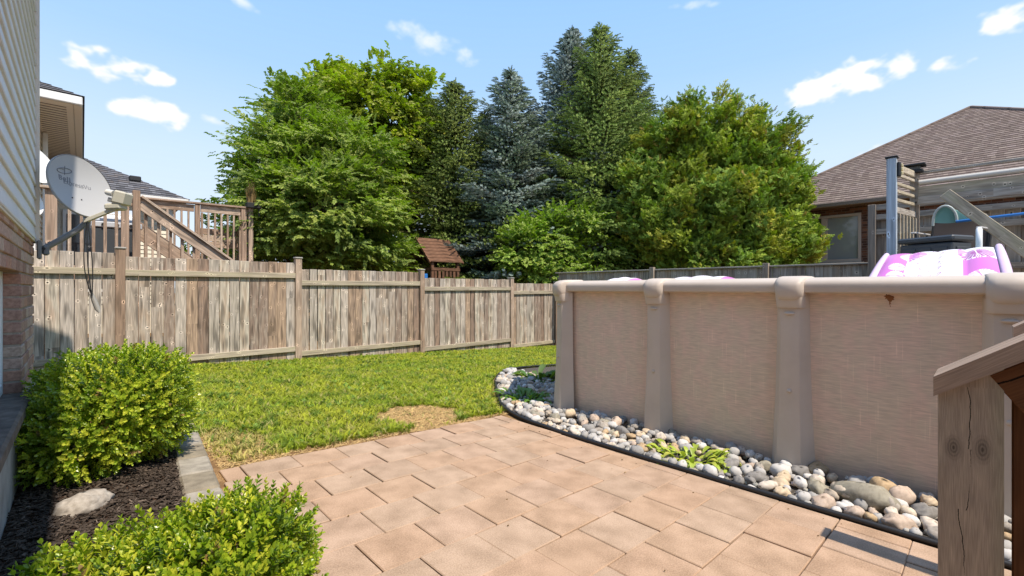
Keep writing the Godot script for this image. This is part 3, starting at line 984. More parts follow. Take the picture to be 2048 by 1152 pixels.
# ------------------------------------------------------------------ fences
func build_fences() -> void:
	var N := 8.37
	var f := thing("wooden_fence", "long weathered grey-brown board fence stepping down along the back of the lawn", "fence", V(2.75, N, gy(2.75)))
	var o := -f.position
	# panel: east range, board top, top rail, bottom rail (heights)
	var panels := [[-2.6, 0.38, 1.785, 1.535, 0.345], [0.38, 2.75, 1.745, 1.515, 0.235], [2.75, 5.28, 1.635, 1.39, 0.14], [5.28, 7.95, 1.515, 1.285, -0.02], [7.95, 9.66, 1.42, 1.18, -0.2]]
	var k := 0
	for p in panels:
		var e: float = p[0] + 0.055
		var last: float = p[1] - 0.05
		var count := int(round((last - e) / 0.139))
		var wd := (last - e) / count
		for i in count:
			var a := e + i * wd
			var bot := gy(a) + rf(0.0, 0.03)
			var top: float = p[2] + rf(-0.006, 0.006)
			var bw := wd - (rf(0.003, 0.010) if rng.randf() < 0.85 else 0.014)
			part("board", box_mesh(Vector3(bw, top - bot, 0.018), 0.003, strip_rect(k * 7 + rng.randi() % 3, 0.95)), M.fence, f, Transform3D(Basis(Vector3.UP, rf(-0.02, 0.02)) * Basis(Vector3(0, 0, 1), rf(-0.003, 0.003)), V(a + wd * 0.5, N + rf(-0.002, 0.002), (top + bot) * 0.5) + o))
			k += 1
		for y in [p[3], p[4]]:
			part("rail", beam_mesh(V(p[0] + 0.05, N - 0.031, y), V(p[1] - 0.048, N - 0.031, y + rf(-0.006, 0.006)), 0.04, 0.088, 0.004, strip_rect(k), Vector3(0, 1, 0)), M.rail, f, Transform3D(Basis.IDENTITY, o))
			k += 3
	for p in [[0.38, 1.845], [2.75, 1.815], [5.28, 1.68], [7.95, 1.54], [9.7, 1.45]]:
		var y0 := gy(p[0]) - 0.05
		var post := part("post", box_mesh(Vector3(0.105, p[1] - y0, 0.105), 0.005, strip_rect(k * 3 + 1, 1.0)), M.deck, f, Transform3D(Basis(Vector3(0, 0, 1), rf(-0.004, 0.004)), V(p[0], N - 0.012, (p[1] + y0) * 0.5) + o))
		part("post_cap", box_mesh(Vector3(0.128, 0.028, 0.128), 0.010), M.cap, post, Transform3D(Basis.IDENTITY, Vector3(0, (p[1] - y0) * 0.5 + 0.014, 0)))
		k += 1
	# low grey fence on the right-hand side of the yard
	var E := 9.62
	var g := thing("side_fence", "low dark grey board fence below the round cedar, behind the pool", "fence", V(E, 5.0, gy(E)))
	var go := -g.position
	var nn := 1.36
	while nn < 8.25:
		var bw := 0.138
		part("board", box_mesh(Vector3(0.018, 1.70 - gy(E), bw - rf(0.003, 0.008)), 0.003, strip_rect(rng.randi() % 16, 0.9)), M.greyfence, g, Transform3D(Basis.IDENTITY, V(E, nn, (1.70 + gy(E)) * 0.5 + rf(-0.006, 0.006)) + go))
		nn += bw
	part("top_rail", boxr(E - 0.06, E + 0.03, 1.3, 8.28, 1.705, 1.735, 0.004, strip_rect(3, 4.0)), M.greyfence, g, Transform3D(Basis.IDENTITY, go))
	for n in [2.9, 5.3]:
		part("post", boxr(E - 0.12, E - 0.02, n - 0.05, n + 0.05, gy(E), 1.78, 0.004, strip_rect(5)), M.greyfence, g, Transform3D(Basis.IDENTITY, go))
	# tall privacy fence behind the right-hand deck
	var t := thing("privacy_fence", "tall grey privacy fence of wide boards behind the storage box and brown chair", "fence", V(9.5, -1.0, gy(9.5)))
	var to := -t.position
	nn = 1.22
	var i := 0
	while nn > -4.5:
		part("board", box_mesh(Vector3(0.02, 2.42 - gy(9.5), 0.138), 0.003, strip_rect(rng.randi() % 16, 0.9)), M.greyfence, t, Transform3D(Basis.IDENTITY, V(9.5 + (0.012 if i % 2 else 0.0), nn - 0.07, (2.42 + gy(9.5)) * 0.5) + to))
		nn -= 0.144
		i += 1
	for y in [2.46, 2.62, 2.22, 1.62]:
		part("rail", boxr(9.42, 9.488, -4.5, 1.25, y - 0.045, y + 0.045, 0.004, strip_rect(int(y * 10), 3.0)), M.greyfence, t, Transform3D(Basis.IDENTITY, to))
	for n in [1.27, 0.35, -0.55, -1.45, -2.9]:
		part("post", boxr(9.38, 9.487 + 0.0, n - 0.05, n + 0.05, gy(9.5), 2.67, 0.004, strip_rect(int(n * 7 + 40))), M.greyfence, t, Transform3D(Basis.IDENTITY, to))

# ------------------------------------------------------------------ the above-ground pool
const PE := 3.78
var pool_pts: Array[Vector2] = []
var pool_dir: Array[Vector2] = []

# profile points (out, y) swept between two uprights with a slight outward bulge
func ledge(a: Vector2, b: Vector2, na: Vector2, nb: Vector2) -> ArrayMesh:
	var prof := [[-0.10, 1.300], [-0.102, 1.352], [-0.09, 1.368], [-0.05, 1.376], [0.02, 1.370], [0.07, 1.357], [0.093, 1.342], [0.100, 1.322], [0.098, 1.292], [0.094, 1.272], [0.080, 1.264], [0.05, 1.262], [0.0, 1.262]]
	var rows: Array = []
	for i in 9:
		var t := i / 8.0
		var nn := na.lerp(nb, t).normalized()
		var c := a.lerp(b, t) + nn * 0.012 * sin(PI * t)
		var row: Array[Vector3] = []
		for p in prof:
			row.append(V(c.x + nn.x * p[0], c.y + nn.y * p[0], p[1]))
		rows.append(row)
	var st := S()
	sheet_out(st, rows)
	return st.commit()

# like sheet, for open profiles: normals point away from the middle of their own row
func sheet_out(st: SurfaceTool, rows: Array) -> void:
	for i in rows.size() - 1:
		var mid := Vector3.ZERO
		for p in rows[i]:
			mid += p
		mid /= rows[i].size()
		for j in rows[i].size() - 1:
			var q: Vector3 = (rows[i][j] + rows[i][j + 1]) * 0.5
			st.set_smooth_group(1)
			quad(st, rows[i][j], rows[i + 1][j], rows[i + 1][j + 1], rows[i][j + 1], q - mid)

# horizontal sections (height, half width at front, half width at back, reach, inner reach) lofted into a closed shell
func loft(secs: Array, round_corner := 0.3) -> ArrayMesh:
	var rows: Array = []
	for s in secs:
		var y: float = s[0]
		var f: float = s[1]
		var bk: float = s[2]
		var re: float = s[3]
		var inn: float = s[4]
		var c: float = minf(f, absf(re - inn)) * round_corner
		var row: Array[Vector3] = []
		row.append(Vector3(inn, y, -bk))
		row.append(Vector3(lerpf(inn, re, 0.75), y, -lerpf(bk, f, 0.75)))
		row.append(Vector3(re - c * 0.8, y, -f))
		row.append(Vector3(re - c * 0.25, y, -f + c * 0.3))
		row.append(Vector3(re, y, -f + c))
		row.append(Vector3(re + 0.002, y, 0))
		row.append(Vector3(re, y, f - c))
		row.append(Vector3(re - c * 0.25, y, f - c * 0.3))
		row.append(Vector3(re - c * 0.8, y, f))
		row.append(Vector3(lerpf(inn, re, 0.75), y, lerpf(bk, f, 0.75)))
		row.append(Vector3(inn, y, bk))
		rows.append(row)
	var st := S()
	for i in rows.size() - 1:
		var mid = (rows[i][0] + rows[i][10] + rows[i][5] + rows[i + 1][5]) * 0.25
		for j in 11:
			var j1 := (j + 1) % 11
			var q: Vector3 = (rows[i][j] + rows[i + 1][j1]) * 0.5
			quad(st, rows[i][j], rows[i + 1][j], rows[i + 1][j1], rows[i][j1], q - mid)
	for e in [0, rows.size() - 1]:
		for j in range(1, 10):
			tri(st, rows[e][0], rows[e][j], rows[e][j + 1], Vector3(0, -1 if e == 0 else 1, 0))
	st.index()
	return st.commit()

func smooth(m: ArrayMesh, deg := 40.0) -> ArrayMesh:
	# merge vertices that share a place and average normals that lie close
	var a := m.surface_get_arrays(0)
	var v: PackedVector3Array = a[Mesh.ARRAY_VERTEX]
	var nn: PackedVector3Array = a[Mesh.ARRAY_NORMAL]
	var by := {}
	for i in v.size():
		var key := v[i].snapped(Vector3(0.0002, 0.0002, 0.0002))
		if not by.has(key):
			by[key] = []
		by[key].append(i)
	var out := nn.duplicate()
	var lim := cos(deg_to_rad(deg))
	for key in by:
		for i in by[key]:
			var s := Vector3.ZERO
			for j in by[key]:
				if nn[i].dot(nn[j]) > lim:
					s += nn[j]
			out[i] = s.normalized()
	a[Mesh.ARRAY_NORMAL] = out
	var r := ArrayMesh.new()
	r.add_surface_from_arrays(Mesh.PRIMITIVE_TRIANGLES, a)
	return r

func build_pool() -> void:
	var h := thing("swimming_pool", "beige above-ground swimming pool with grey-beige uprights and rounded top ledge", "pool", V(PE, 1.5, gy(PE)))
	var o := Transform3D(Basis.IDENTITY, -h.position)
	var w := 2.72
	# uprights anticlockwise from the south end; direction = outward
	pool_pts = [Vector2(PE, -1.165), Vector2(PE, -0.10), Vector2(PE, 0.965), Vector2(PE, 2.03), Vector2(PE, 3.10), Vector2(PE + 0.82, 3.79), Vector2(PE + w - 0.82, 3.79), Vector2(PE + w, 3.10), Vector2(PE + w, 2.03), Vector2(PE + w, 0.965), Vector2(PE + w, -0.10), Vector2(PE + w, -1.165), Vector2(PE + w - 0.82, -1.85), Vector2(PE + 0.82, -1.85)]
	var cnt := pool_pts.size()
	for i in cnt:
		var a := pool_pts[(i - 1 + cnt) % cnt]
		var b := pool_pts[(i + 1) % cnt]
		var t := (b - a).normalized()
		pool_dir.append(Vector2(-t.y, t.x))
	# wall panels, ledges
	for i in cnt:
		var a := pool_pts[i]
		var b := pool_pts[(i + 1) % cnt]
		var na := pool_dir[i]
		var nb := pool_dir[(i + 1) % cnt]
		var st := S()
		var rows: Array = []
		for k in 2:
			var row: Array[Vector3] = []
			for q in 9:
				var t := q / 8.0
				var c := a.lerp(b, t) + na.lerp(nb, t).normalized() * (0.02 * sin(PI * t))
				row.append(V(c.x, c.y, 1.30 if k == 0 else -0.12))
			rows.append(row)
		var outw := Vector3((na + nb).x, 0, -(na + nb).y)
		sheet(st, rows, outw)
		var pm := st.commit()
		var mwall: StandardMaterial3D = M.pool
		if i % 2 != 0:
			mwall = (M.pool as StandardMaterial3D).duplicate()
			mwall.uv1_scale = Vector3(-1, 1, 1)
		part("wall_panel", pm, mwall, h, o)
		part("top_ledge", smooth(ledge(a, b, na, nb)), M.poolplastic, h, o)
	var shaft := smooth(loft([[-0.10, 0.088, 0.155, 0.135, -0.01], [0.10, 0.082, 0.145, 0.125, -0.01], [0.5, 0.070, 0.125, 0.105, -0.01], [0.9, 0.066, 0.115, 0.096, -0.01], [1.25, 0.066, 0.112, 0.096, -0.01]], 0.22), 30.0)
	var capm := smooth(loft([[1.158, 0.079, 0.105, 0.113, -0.01], [1.165, 0.081, 0.107, 0.116, -0.01], [1.20, 0.083, 0.108, 0.122, -0.01], [1.24, 0.085, 0.109, 0.130, -0.02]], 0.35), 50.0)
	var topm := smooth(loft([[1.214, 0.050, 0.07, 0.130, 0.05], [1.222, 0.070, 0.09, 0.137, 0.03], [1.242, 0.083, 0.10, 0.144, 0.0], [1.275, 0.089, 0.104, 0.149, -0.04], [1.315, 0.090, 0.106, 0.149, -0.10], [1.343, 0.090, 0.106, 0.138, -0.13], [1.366, 0.089, 0.105, 0.110, -0.14], [1.380, 0.085, 0.10, 0.07, -0.14], [1.387, 0.072, 0.085, 0.02, -0.13]], 0.45), 50.0)
	var badge := lump(Vector3(0.016, 0.012, 0.036), 0, 0.0, 8, 14)
	var screw := lump(Vector3(0.013, 0.016, 0.016), 0, 0.0, 8, 12)
	for i in cnt:
		var p := pool_pts[i]
		var d := pool_dir[i]
		var up := part("upright", shaft, M.poolplastic, h, Transform3D(Basis(Vector3.UP, atan2(d.y, d.x)), V(p.x, p.y, 0) - h.position))
		part("lower_cap", capm, M.poolplastic, up)
		part("ledge_cap", topm, M.poolplastic, up)
		part("badge", badge, M.poolplastic, up, Transform3D(Basis.IDENTITY, Vector3(0.100, 1.117, 0)))
		part("bolt_cover", screw, M.poolplastic, up, Transform3D(Basis.IDENTITY, Vector3(0.106, 0.56, 0)))
	# rust below the ledge of the near panel
	part("rust_spot", lump(Vector3(0.003, 0.022, 0.026), 4.0, 0.9, 11, 16, 2.2), M.rust, h, Transform3D(Basis.IDENTITY, V(PE - 0.0185, 0.42, 1.235) - h.position))
	part("rust_run", lump(Vector3(0.002, 0.030, 0.005), 9.0, 0.9, 9, 8, 2.0), M.rust, h, Transform3D(Basis.IDENTITY, V(PE - 0.0185, 0.415, 1.205) - h.position))
	# water
	var ws := S()
	var ctr := Vector2(PE + w * 0.5, 0.97)
	for i in cnt:
		tri(ws, V(ctr.x, ctr.y, 1.2), V(pool_pts[i].x, pool_pts[i].y, 1.2), V(pool_pts[(i + 1) % cnt].x, pool_pts[(i + 1) % cnt].y, 1.2), Vector3.UP)
	var wt := struct("water", ws.commit(), M.water)
	wt.position = Vector3.ZERO
	var fl := S()
	for i in cnt:
		tri(fl, V(ctr.x, ctr.y, 0.0), V(pool_pts[i].x, pool_pts[i].y, 0.0), V(pool_pts[(i + 1) % cnt].x, pool_pts[(i + 1) % cnt].y, 0.0), Vector3.UP)
	part("pool_floor", fl.commit(), M.liner, h, o)
	# white ladder hoop at the far side
	var l := thing("pool_ladder", "white plastic pool ladder hoop standing beside the pink float", "ladder", V(6.42, 0.03, 1.3))
	for dn in [0.0, -0.46]:
		var pts: Array = []
		var rad: Array = []
		for k in 15:
			var a := PI * k / 14.0
			pts.append(Vector3(cos(a) * 0.13, 0.44 + 0.14 * sin(a), -dn))
			rad.append(0.024)
		pts.push_front(Vector3(0.13, -0.2, -dn))
		rad.push_front(0.024)
		pts.append(Vector3(-0.13, -0.4, -dn))
		rad.append(0.024)
		part("handrail", tube_mesh(pts, rad, 10), M.white, l)
	part("step", box_mesh(Vector3(0.24, 0.03, 0.44), 0.008), M.white, l, Transform3D(Basis.IDENTITY, Vector3(0.0, -0.02, 0.23)))

func build_floats() -> void:
	# the lounge float propped up against the ledge: four long tubes and two side bolsters
	var fl := thing("inflatable_lounge", "pink and white inflatable lounge with leaf print, tilted up above the pool ledge", "pool float", V(4.7, 0.27, 1.3))
	var lowc := [V(4.33, 0.585, 1.29), V(4.33, -0.09, 1.29)]
	var topc := [V(5.05, 0.56, 1.595), V(5.05, -0.05, 1.63)]
	var o := -fl.position
	var rows: Array = []
	for i in 13:
		var t := i / 12.0
		var row: Array[Vector3] = []
		for j in 41:
			var s := j / 40.0
			var a: Vector3 = (lowc[0] as Vector3).lerp(lowc[1], s)
			var b: Vector3 = (topc[0] as Vector3).lerp(topc[1], s)
			var p := a.lerp(b, t)
			var bulge := 0.030 * pow(absf(sin(PI * s * 4.0)), 0.8)
			p.y += bulge * sin(PI * clampf(t, 0.04, 1.0) * 0.94 + 0.06) * 1.0 + 0.02 * sin(PI * t) - (0.03 if t == 1.0 else 0.0)
			row.append(p + o)
		rows.append(row)
	var st := S()
	sheet(st, rows, Vector3(-0.3, 1, 0))
	var rows2: Array = []
	for i in 2:
		var row: Array[Vector3] = []
		for j in 41:
			var p: Vector3 = rows[12][j]
			row.append(p - Vector3(-0.02, 0.16 * i, 0))
		rows2.append(row)
	sheet(st, rows2, Vector3(1, 0, 0))
	part("cushion", st.commit(), M.float, fl)
	for k in 2:
		var a: Vector3 = lowc[k] + o + Vector3(0, -0.01, -0.035 if k == 0 else 0.035)
		var b: Vector3 = topc[k] + o + Vector3(0, -0.01, -0.02 if k == 0 else 0.03)
		var pts: Array = []
		var rad: Array = []
		for i in 13:
			var t := i / 12.0
			pts.append(a.lerp(b, t))
			rad.append(0.012 + 0.020 * pow(sin(PI * clampf(t, 0.02, 0.98)), 0.35))
		part("side_bolster", tube_mesh(pts, rad, 12), M.pinkside, fl)
	# a long raft lying on the water, its crown just above the ledge
	for q in [[4.75, 2.05, 1.1, "pink and white raft float lying behind the ledge between the second and third pool uprights"], [4.8, 3.02, 0.62, "small pink and white float lying behind the ledge left of the second pool upright"]]:
		var r := thing("raft_float", q[3], "pool float", V(q[0], q[1], 1.2))
		var rr: Array = []
		for i in 15:
			var t := i / 14.0
			var row: Array[Vector3] = []
			for j in 33:
				var s := j / 32.0
				var ed := pow(sin(PI * clampf(t, 0.001, 0.999)), 0.35) * pow(sin(PI * clampf(s, 0.001, 0.999)), 0.25)
				row.append(Vector3((t - 0.5) * 0.75, 0.215 * ed + 0.018 * ed * absf(sin(PI * s * 5.0)), (s - 0.5) * q[2]))
			rr.append(row)
		var rt := S()
		sheet(rt, rr, Vector3.UP)
		part("cushion", rt.commit(), M.float, r)

# ------------------------------------------------------------------ stone bed round the pool
var edge_line := [Vector2(3.075, -2.4), Vector2(3.07, 0.0), Vector2(3.045, 1.2), Vector2(3.04, 2.2), Vector2(3.07, 2.8), Vector2(3.13, 3.2), Vector2(3.30, 3.6), Vector2(3.58, 3.98), Vector2(4.02, 4.52), Vector2(4.45, 5.0), Vector2(4.97, 5.42), Vector2(5.77, 5.66), Vector2(6.9, 5.4), Vector2(7.6, 4.6)]

func edge_curve() -> Array[Vector2]:
	var out: Array[Vector2] = []
	for i in edge_line.size() - 1:
		var p0: Vector2 = edge_line[maxi(i - 1, 0)]
		var p1: Vector2 = edge_line[i]
		var p2: Vector2 = edge_line[i + 1]
		var p3: Vector2 = edge_line[mini(i + 2, edge_line.size() - 1)]
		for k in 6:
			out.append(p1.cubic_interpolate(p2, p0, p3, k / 6.0))
	out.append(edge_line[-1])
	return out

func inside_bed(p: Vector2) -> bool:
	var poly := PackedVector2Array(edge_curve())
	poly.append(Vector2(7.6, -2.4))
	return Geometry2D.is_point_in_polygon(p, poly)

func in_pool(p: Vector2, grow := 0.0) -> bool:
	var c := Vector2(PE + 1.36, 0.97)
	var poly := PackedVector2Array()
	for i in pool_pts.size():
		poly.append(pool_pts[i] + pool_dir[i] * grow)
	return Geometry2D.is_point_in_polygon(p, poly)

func build_stones() -> void:
	var curve := edge_curve()
	var bed := thing("stone_bed", "bed of pale rounded river stones around the foot of the pool", "stone bed", V(3.4, 1.5, gy(3.4)), "")
	var o := -bed.position
	# gravelly earth under the stones
	var st := S()
	var poly := PackedVector2Array(curve)
	poly.append(Vector2(7.6, -2.4))
	var idx := Geometry2D.triangulate_polygon(poly)
	for i in range(0, idx.size(), 3):
		var q: Array[Vector3] = []
		for k in 3:
			var p := poly[idx[i + k]]
			q.append(V(p.x, p.y, gy(p.x) + 0.004) + o)
		tri(st, q[0], q[1], q[2], Vector3.UP)
	part("earth", st.commit(), M.gravel, bed)
	# black plastic edging with a rounded top
	var e := thing("lawn_edging", "black plastic edging curving between the stones and the patio and lawn", "edging", V(3.05, 1.5, gy(3.05)))
	var pts: Array = []
	var rad: Array = []
	for p in curve:
		pts.append(V(p.x, p.y, gy(p.x) + 0.030 + 0.004 * nz.get_noise_2d(p.x * 3.0, p.y * 3.0)) - e.position)
		rad.append(0.0165)
	part("top_bead", tube_mesh(pts, rad, 8), M.edging, e)
	var fs := S()
	for i in pts.size() - 1:
		quad(fs, pts[i], pts[i + 1], pts[i + 1] - Vector3(0, 0.07, 0), pts[i] - Vector3(0, 0.07, 0), Vector3(-1, 0, 0))
	part("flange", fs.commit(), M.edging, e)
	# the stones
	var shapes: Array[ArrayMesh] = []
	for k in 12:
		shapes.append(smooth(lump(Vector3(rf(0.9, 1.2), rf(0.5, 0.75), rf(0.6, 0.85)) * 0.5, k * 7.3, rf(0.2, 0.5), 9, 13, rf(0.7, 1.2)), 60.0))
	var placed: Array[Vector3] = []
	# the large one first
	part("stone", lump(Vector3(0.165, 0.085, 0.088), 41.0, 0.25, 12, 18, 0.9), M.stone[5], bed, Transform3D(Basis(Vector3.UP, 1.45) * Basis(Vector3(0, 0, 1), -0.12), V(3.40, 0.50, gy(3.4) + 0.062) + o))
	placed.append(Vector3(3.40, 0.50, 0.13))
	var made := 1
	var small: Array[Transform3D] = []
	var smallc := PackedColorArray()
	var tries := 0
	while tries < 14000 and (made < 300 or small.size() < 500):
		tries += 1
		var p := Vector2(rf(3.06, 5.2), rf(-0.5, 5.6))
		if p.x > 3.75 and p.y < 3.0:
			continue
		if not inside_bed(p) or in_pool(p, 0.03):
			continue
		var far := Vector2(p.x, p.y).length()
		var size := rf(0.07, 0.135) * (1.2 if p.y < 1.6 else 1.0)
		if rng.randf() < 0.4:
			size *= 0.68
		var okay := inside_bed(p - Vector2(size * 0.42, 0)) and inside_bed(p + Vector2(-size * 0.3, size * 0.3))
		if not okay:
			continue
		# leave room for the two clumps of leaves
		if p.distance_to(Vector2(3.30, 1.44)) < 0.15 or p.distance_to(Vector2(3.29, 1.66)) < 0.13 or p.distance_to(Vector2(3.78, 3.72)) < 0.24:
			continue
		var high := 0.0
		for q in placed:
			var d := Vector2(q.x, q.y).distance_to(p)
			if d < (q.z + size) * 0.36:
				okay = false
				break
			if d < (q.z + size) * 0.46:
				high = maxf(high, 0.018)
		if not okay:
			continue
		placed.append(Vector3(p.x, p.y, size))
		var near_wall := clampf((p.x - 3.3) / 0.45, 0, 1) if p.y < 3.0 else 0.3
		var y := gy(p.x) + size * 0.22 + high + 0.035 * near_wall
		var bs := Basis(Vector3.UP, rf(0, TAU)) * Basis(Vector3(1, 0, 0), rf(-0.35, 0.35)) * Basis(Vector3(0, 0, 1), rf(-0.3, 0.3))
		var xf := Transform3D(bs.scaled(Vector3.ONE * size), V(p.x, p.y, y) + o)
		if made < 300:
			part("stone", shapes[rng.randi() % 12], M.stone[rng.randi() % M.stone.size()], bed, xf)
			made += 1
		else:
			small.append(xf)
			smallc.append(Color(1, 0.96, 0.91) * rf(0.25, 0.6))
	# little stones that fill the gaps
	for k in 1500:
		var p := Vector2(rf(3.07, 5.0), rf(-0.5, 5.5))
		if (p.x > 3.75 and p.y < 3.0) or not inside_bed(p - Vector2(0.02, 0)) or in_pool(p, 0.02):
			continue
		var size := rf(0.025, 0.055)
		small.append(Transform3D(Basis(Vector3.UP, rf(0, TAU)).scaled(Vector3.ONE * size), V(p.x, p.y, gy(p.x) + 0.012 + rf(0, 0.02)) + o))
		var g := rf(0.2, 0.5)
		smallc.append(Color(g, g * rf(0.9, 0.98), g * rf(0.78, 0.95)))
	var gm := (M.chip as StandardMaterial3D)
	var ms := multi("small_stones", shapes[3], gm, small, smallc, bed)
	ms.set_meta("kind", "stuff")
	# hosta-like clumps
	leafy_plant("hosta_plant", "bright yellow-green leafy plant among the stones in front of the pool", 3.30, 1.53, 120, 0.13, Color(0.36, 0.43, 0.06), 0.27)
	leafy_plant("shade_plant", "dark green leafy plant among the stones by the left pool upright", 3.78, 3.72, 120, 0.16, Color(0.11, 0.21, 0.03), 0.30)
	leafy_plant("grassy_plant", "small dark green plant at the far left edge of the pool", 4.95, 4.65, 40, 0.30, Color(0.08, 0.14, 0.03), 0.28)

func blade_leaf(l: float, w: float, bend: float) -> ArrayMesh:
	var st := S()
	var rows: Array = []
	for i in 6:
		var t := i / 5.0
		var ww := w * pow(sin(PI * clampf(t * 0.93 + 0.05, 0.0, 1.0)), 0.8) * 0.5
		var a := bend * t
		var c := Vector3(l * t * cos(a * 0.6), l * t * sin(0.9 - a), 0)
		rows.append([c + Vector3(0, ww * 0.35, -ww), c, c + Vector3(0, ww * 0.35, ww)])
	sheet(st, rows, Vector3(-0.3, 1, 0))
	return st.commit()

func leafy_plant(called: String, label: String, e: float, n: float, count: int, l: float, col: Color, spread: float) -> void:
	var t := thing(called, label, "plant", V(e, n, gy(e)))
	var ms: Array[Material] = []
	for k in 4:
		var m := StandardMaterial3D.new()
		var f := rf(0.8, 1.25)
		m.albedo_color = lin(col.r * f, col.g * rf(0.85, 1.1), col.b * f)
		m.roughness = 0.45
		m.backlight_enabled = true
		m.backlight = Color(0.5, 0.6, 0.15)
		ms.append(m)
	var shapes := [blade_leaf(l, l * 0.36, 1.0), blade_leaf(l * 0.85, l * 0.38, 1.4), blade_leaf(l * 1.1, l * 0.33, 0.7)]
	for k in count:
		var a := rf(0, TAU)
		var d := spread * sqrt(rng.randf())
		part("leaf", shapes[k % 3], ms[k % 4], t, Transform3D(Basis(Vector3.UP, a) * Basis(Vector3(0, 0, 1), rf(-0.35, 0.5)), Vector3(cos(a) * d * 0.6, rf(0.0, 0.05), -sin(a) * d) + Vector3(rf(-0.04, 0.04), 0, rf(-0.04, 0.04))).scaled_local(Vector3.ONE * rf(0.7, 1.1)))

# ------------------------------------------------------------------ trees
# a twig along +x with leaves to both sides; each leaf is folded along its rib
func spray(count: int, twig: float, l: float, w: float, lean: float, flat: float, sd: int, vary := 0.18) -> ArrayMesh:
	var r := RandomNumberGenerator.new()
	r.seed = sd
	var st := S()
	for i in count:
		var t := (i + 0.5) / count
		var side := 1.0 if i % 2 else -1.0
		var base := Vector3(twig * t, r.randf_range(-0.1, 0.1) * l, r.randf_range(-0.1, 0.1) * l)
		var a := lean * r.randf_range(0.7, 1.2) * (1.0 - 0.6 * t)
		var dir := Vector3(cos(a), 0, sin(a) * side)
		dir.y = r.randf_range(-flat, flat * 0.5)
		dir = dir.normalized()
		var up := Vector3(r.randf_range(-0.5, 0.5), 1, r.randf_range(-0.5, 0.5))
		var sid := dir.cross(up).normalized()
		up = sid.cross(dir)
		var ll := l * r.randf_range(0.75, 1.2)
		var ww := w * r.randf_range(0.8, 1.15)
		var f := 1.0 + r.randf_range(-vary, vary)
		st.set_color(Color(f, f, f * r.randf_range(0.85, 1.1)))
		var p0 := base
		var pm1 := base + dir * ll * 0.45 + sid * ww * 0.5 + up * ww * 0.15
		var pm2 := base + dir * ll * 0.45 - sid * ww * 0.5 + up * ww * 0.15
		var p1 := base + dir * ll - up * ll * 0.08
		tri(st, p0, pm1, p1, up)
		tri(st, p0, p1, pm2, up)
	return st.commit()

# a needle shoot along +x
func shoot(twig: float, needles: int, l: float, w: float, sd: int) -> ArrayMesh:
	var r := RandomNumberGenerator.new()
	r.seed = sd
	var st := S()
	for i in needles:
		var t := r.randf()
		var a := r.randf_range(0, TAU)
		var base := Vector3(twig * t, 0, 0)
		var o := Vector3(0, cos(a), sin(a))
		var dir := (o + Vector3(r.randf_range(0.4, 1.0), 0, 0)).normalized()
		var sid := dir.cross(Vector3.RIGHT).normalized() * w
		var f := 0.75 + 0.45 * t + r.randf_range(-0.12, 0.12)
		st.set_color(Color(f, f, f))
		tri(st, base - sid, base + sid, base + dir * l * r.randf_range(0.7, 1.1), o)
	return st.commit()

func trunk_mesh(h: float, r0: float, lean := Vector3.ZERO) -> ArrayMesh:
	var pts: Array = []
	var rad: Array = []
	for i in 9:
		var t := i / 8.0
		pts.append(Vector3(lean.x * t + 0.08 * nz.get_noise_2d(t * 3.0, r0 * 50.0), h * t, lean.z * t + 0.08 * nz.get_noise_2d(t * 3.0, r0 * 90.0)))
		rad.append(r0 * (1.0 - 0.9 * t) * (1.25 if i == 0 else 1.0) + 0.008)
	return tube_mesh(pts, rad, 9)

func aim(dir: Vector3, up: Vector3) -> Basis:
	var x := dir.normalized()
	var z := x.cross(up)
	if z.length() < 0.05:
		z = x.cross(Vector3(0.3, 0.2, 1))
	z = z.normalized()
	return Basis(x, z.cross(x), z)

# lobes: [de, dn, y, re, rn, ry]
func broadleaf(called: String, label: String, e: float, n: float, lobes: Array, limbs: int, per: int, mesh: ArrayMesh, cols: Array, trunk_h: float, trunk_r: float, layer: float, lsize: float, shell := 0.62, mat_used: Material = null) -> void:
	var y0 := gy(e)
	var t := thing(called, label, "tree", V(e, n, y0))
	var xf: Array[Transform3D] = []
	var cc := PackedColorArray()
	var bs := S()
	var total := 0.0
	for q in lobes:
		total += q[3] * q[5]
	for q in lobes:
		var c := Vector3(q[0], q[2], -q[1])
		var rad := Vector3(q[3], q[5], q[4])
		var nl := int(limbs * q[3] * q[5] / total)
		for k in nl:
			var d := Vector3(rng.randfn(), rng.randfn() * 0.95, rng.randfn()).normalized()
			var rr := lerpf(shell, 1.0, sqrt(rng.randf()))
			rr *= 1.0 + 0.22 * nz.get_noise_3d(d.x * 2.2 + e, d.y * 2.2, d.z * 2.2 + n)
			var p := c + d * rad * rr
			if p.y < 0.25:
				continue
			var outw := Vector3(d.x, d.y * 0.5, d.z).normalized()
			var col: Color = cols[rng.randi() % cols.size()]
			col = col * rf(0.82, 1.18)
			if k % 7 == 0:
				var root := Vector3(0, clampf(p.y * 0.55, 0.3, trunk_h), 0)
				tube(bs, [root, root.lerp(p, 0.5) + Vector3(0, 0.15, 0), p], [trunk_r * 0.3, trunk_r * 0.18, 0.008], 5, false)
			for m in per:
				var off := Vector3(rng.randfn() * lsize, rng.randfn() * lsize * layer, rng.randfn() * lsize)
				var pos := p + off
				var dir := (outw + Vector3(rf(-0.8, 0.8), rf(-0.5, 0.35), rf(-0.8, 0.8))).normalized()
				var up := Vector3(rf(-0.5, 0.5), 0.75, rf(-0.5, 0.5)) + outw * 0.9
				xf.append(Transform3D(aim(dir, up).scaled(Vector3.ONE * rf(0.75, 1.25)), pos))
				var f := rf(0.85, 1.15)
				cc.append(Color(col.r * f * rf(0.93, 1.07), col.g * f, col.b * f))
	part("trunk", trunk_mesh(trunk_h, trunk_r), M.bark, t)
	if xf.size() > 0:
		part("limbs", bs.commit(), M.bark, t)
	multi("crown", mesh, M.leaf if mat_used == null else mat_used, xf, cc, t)

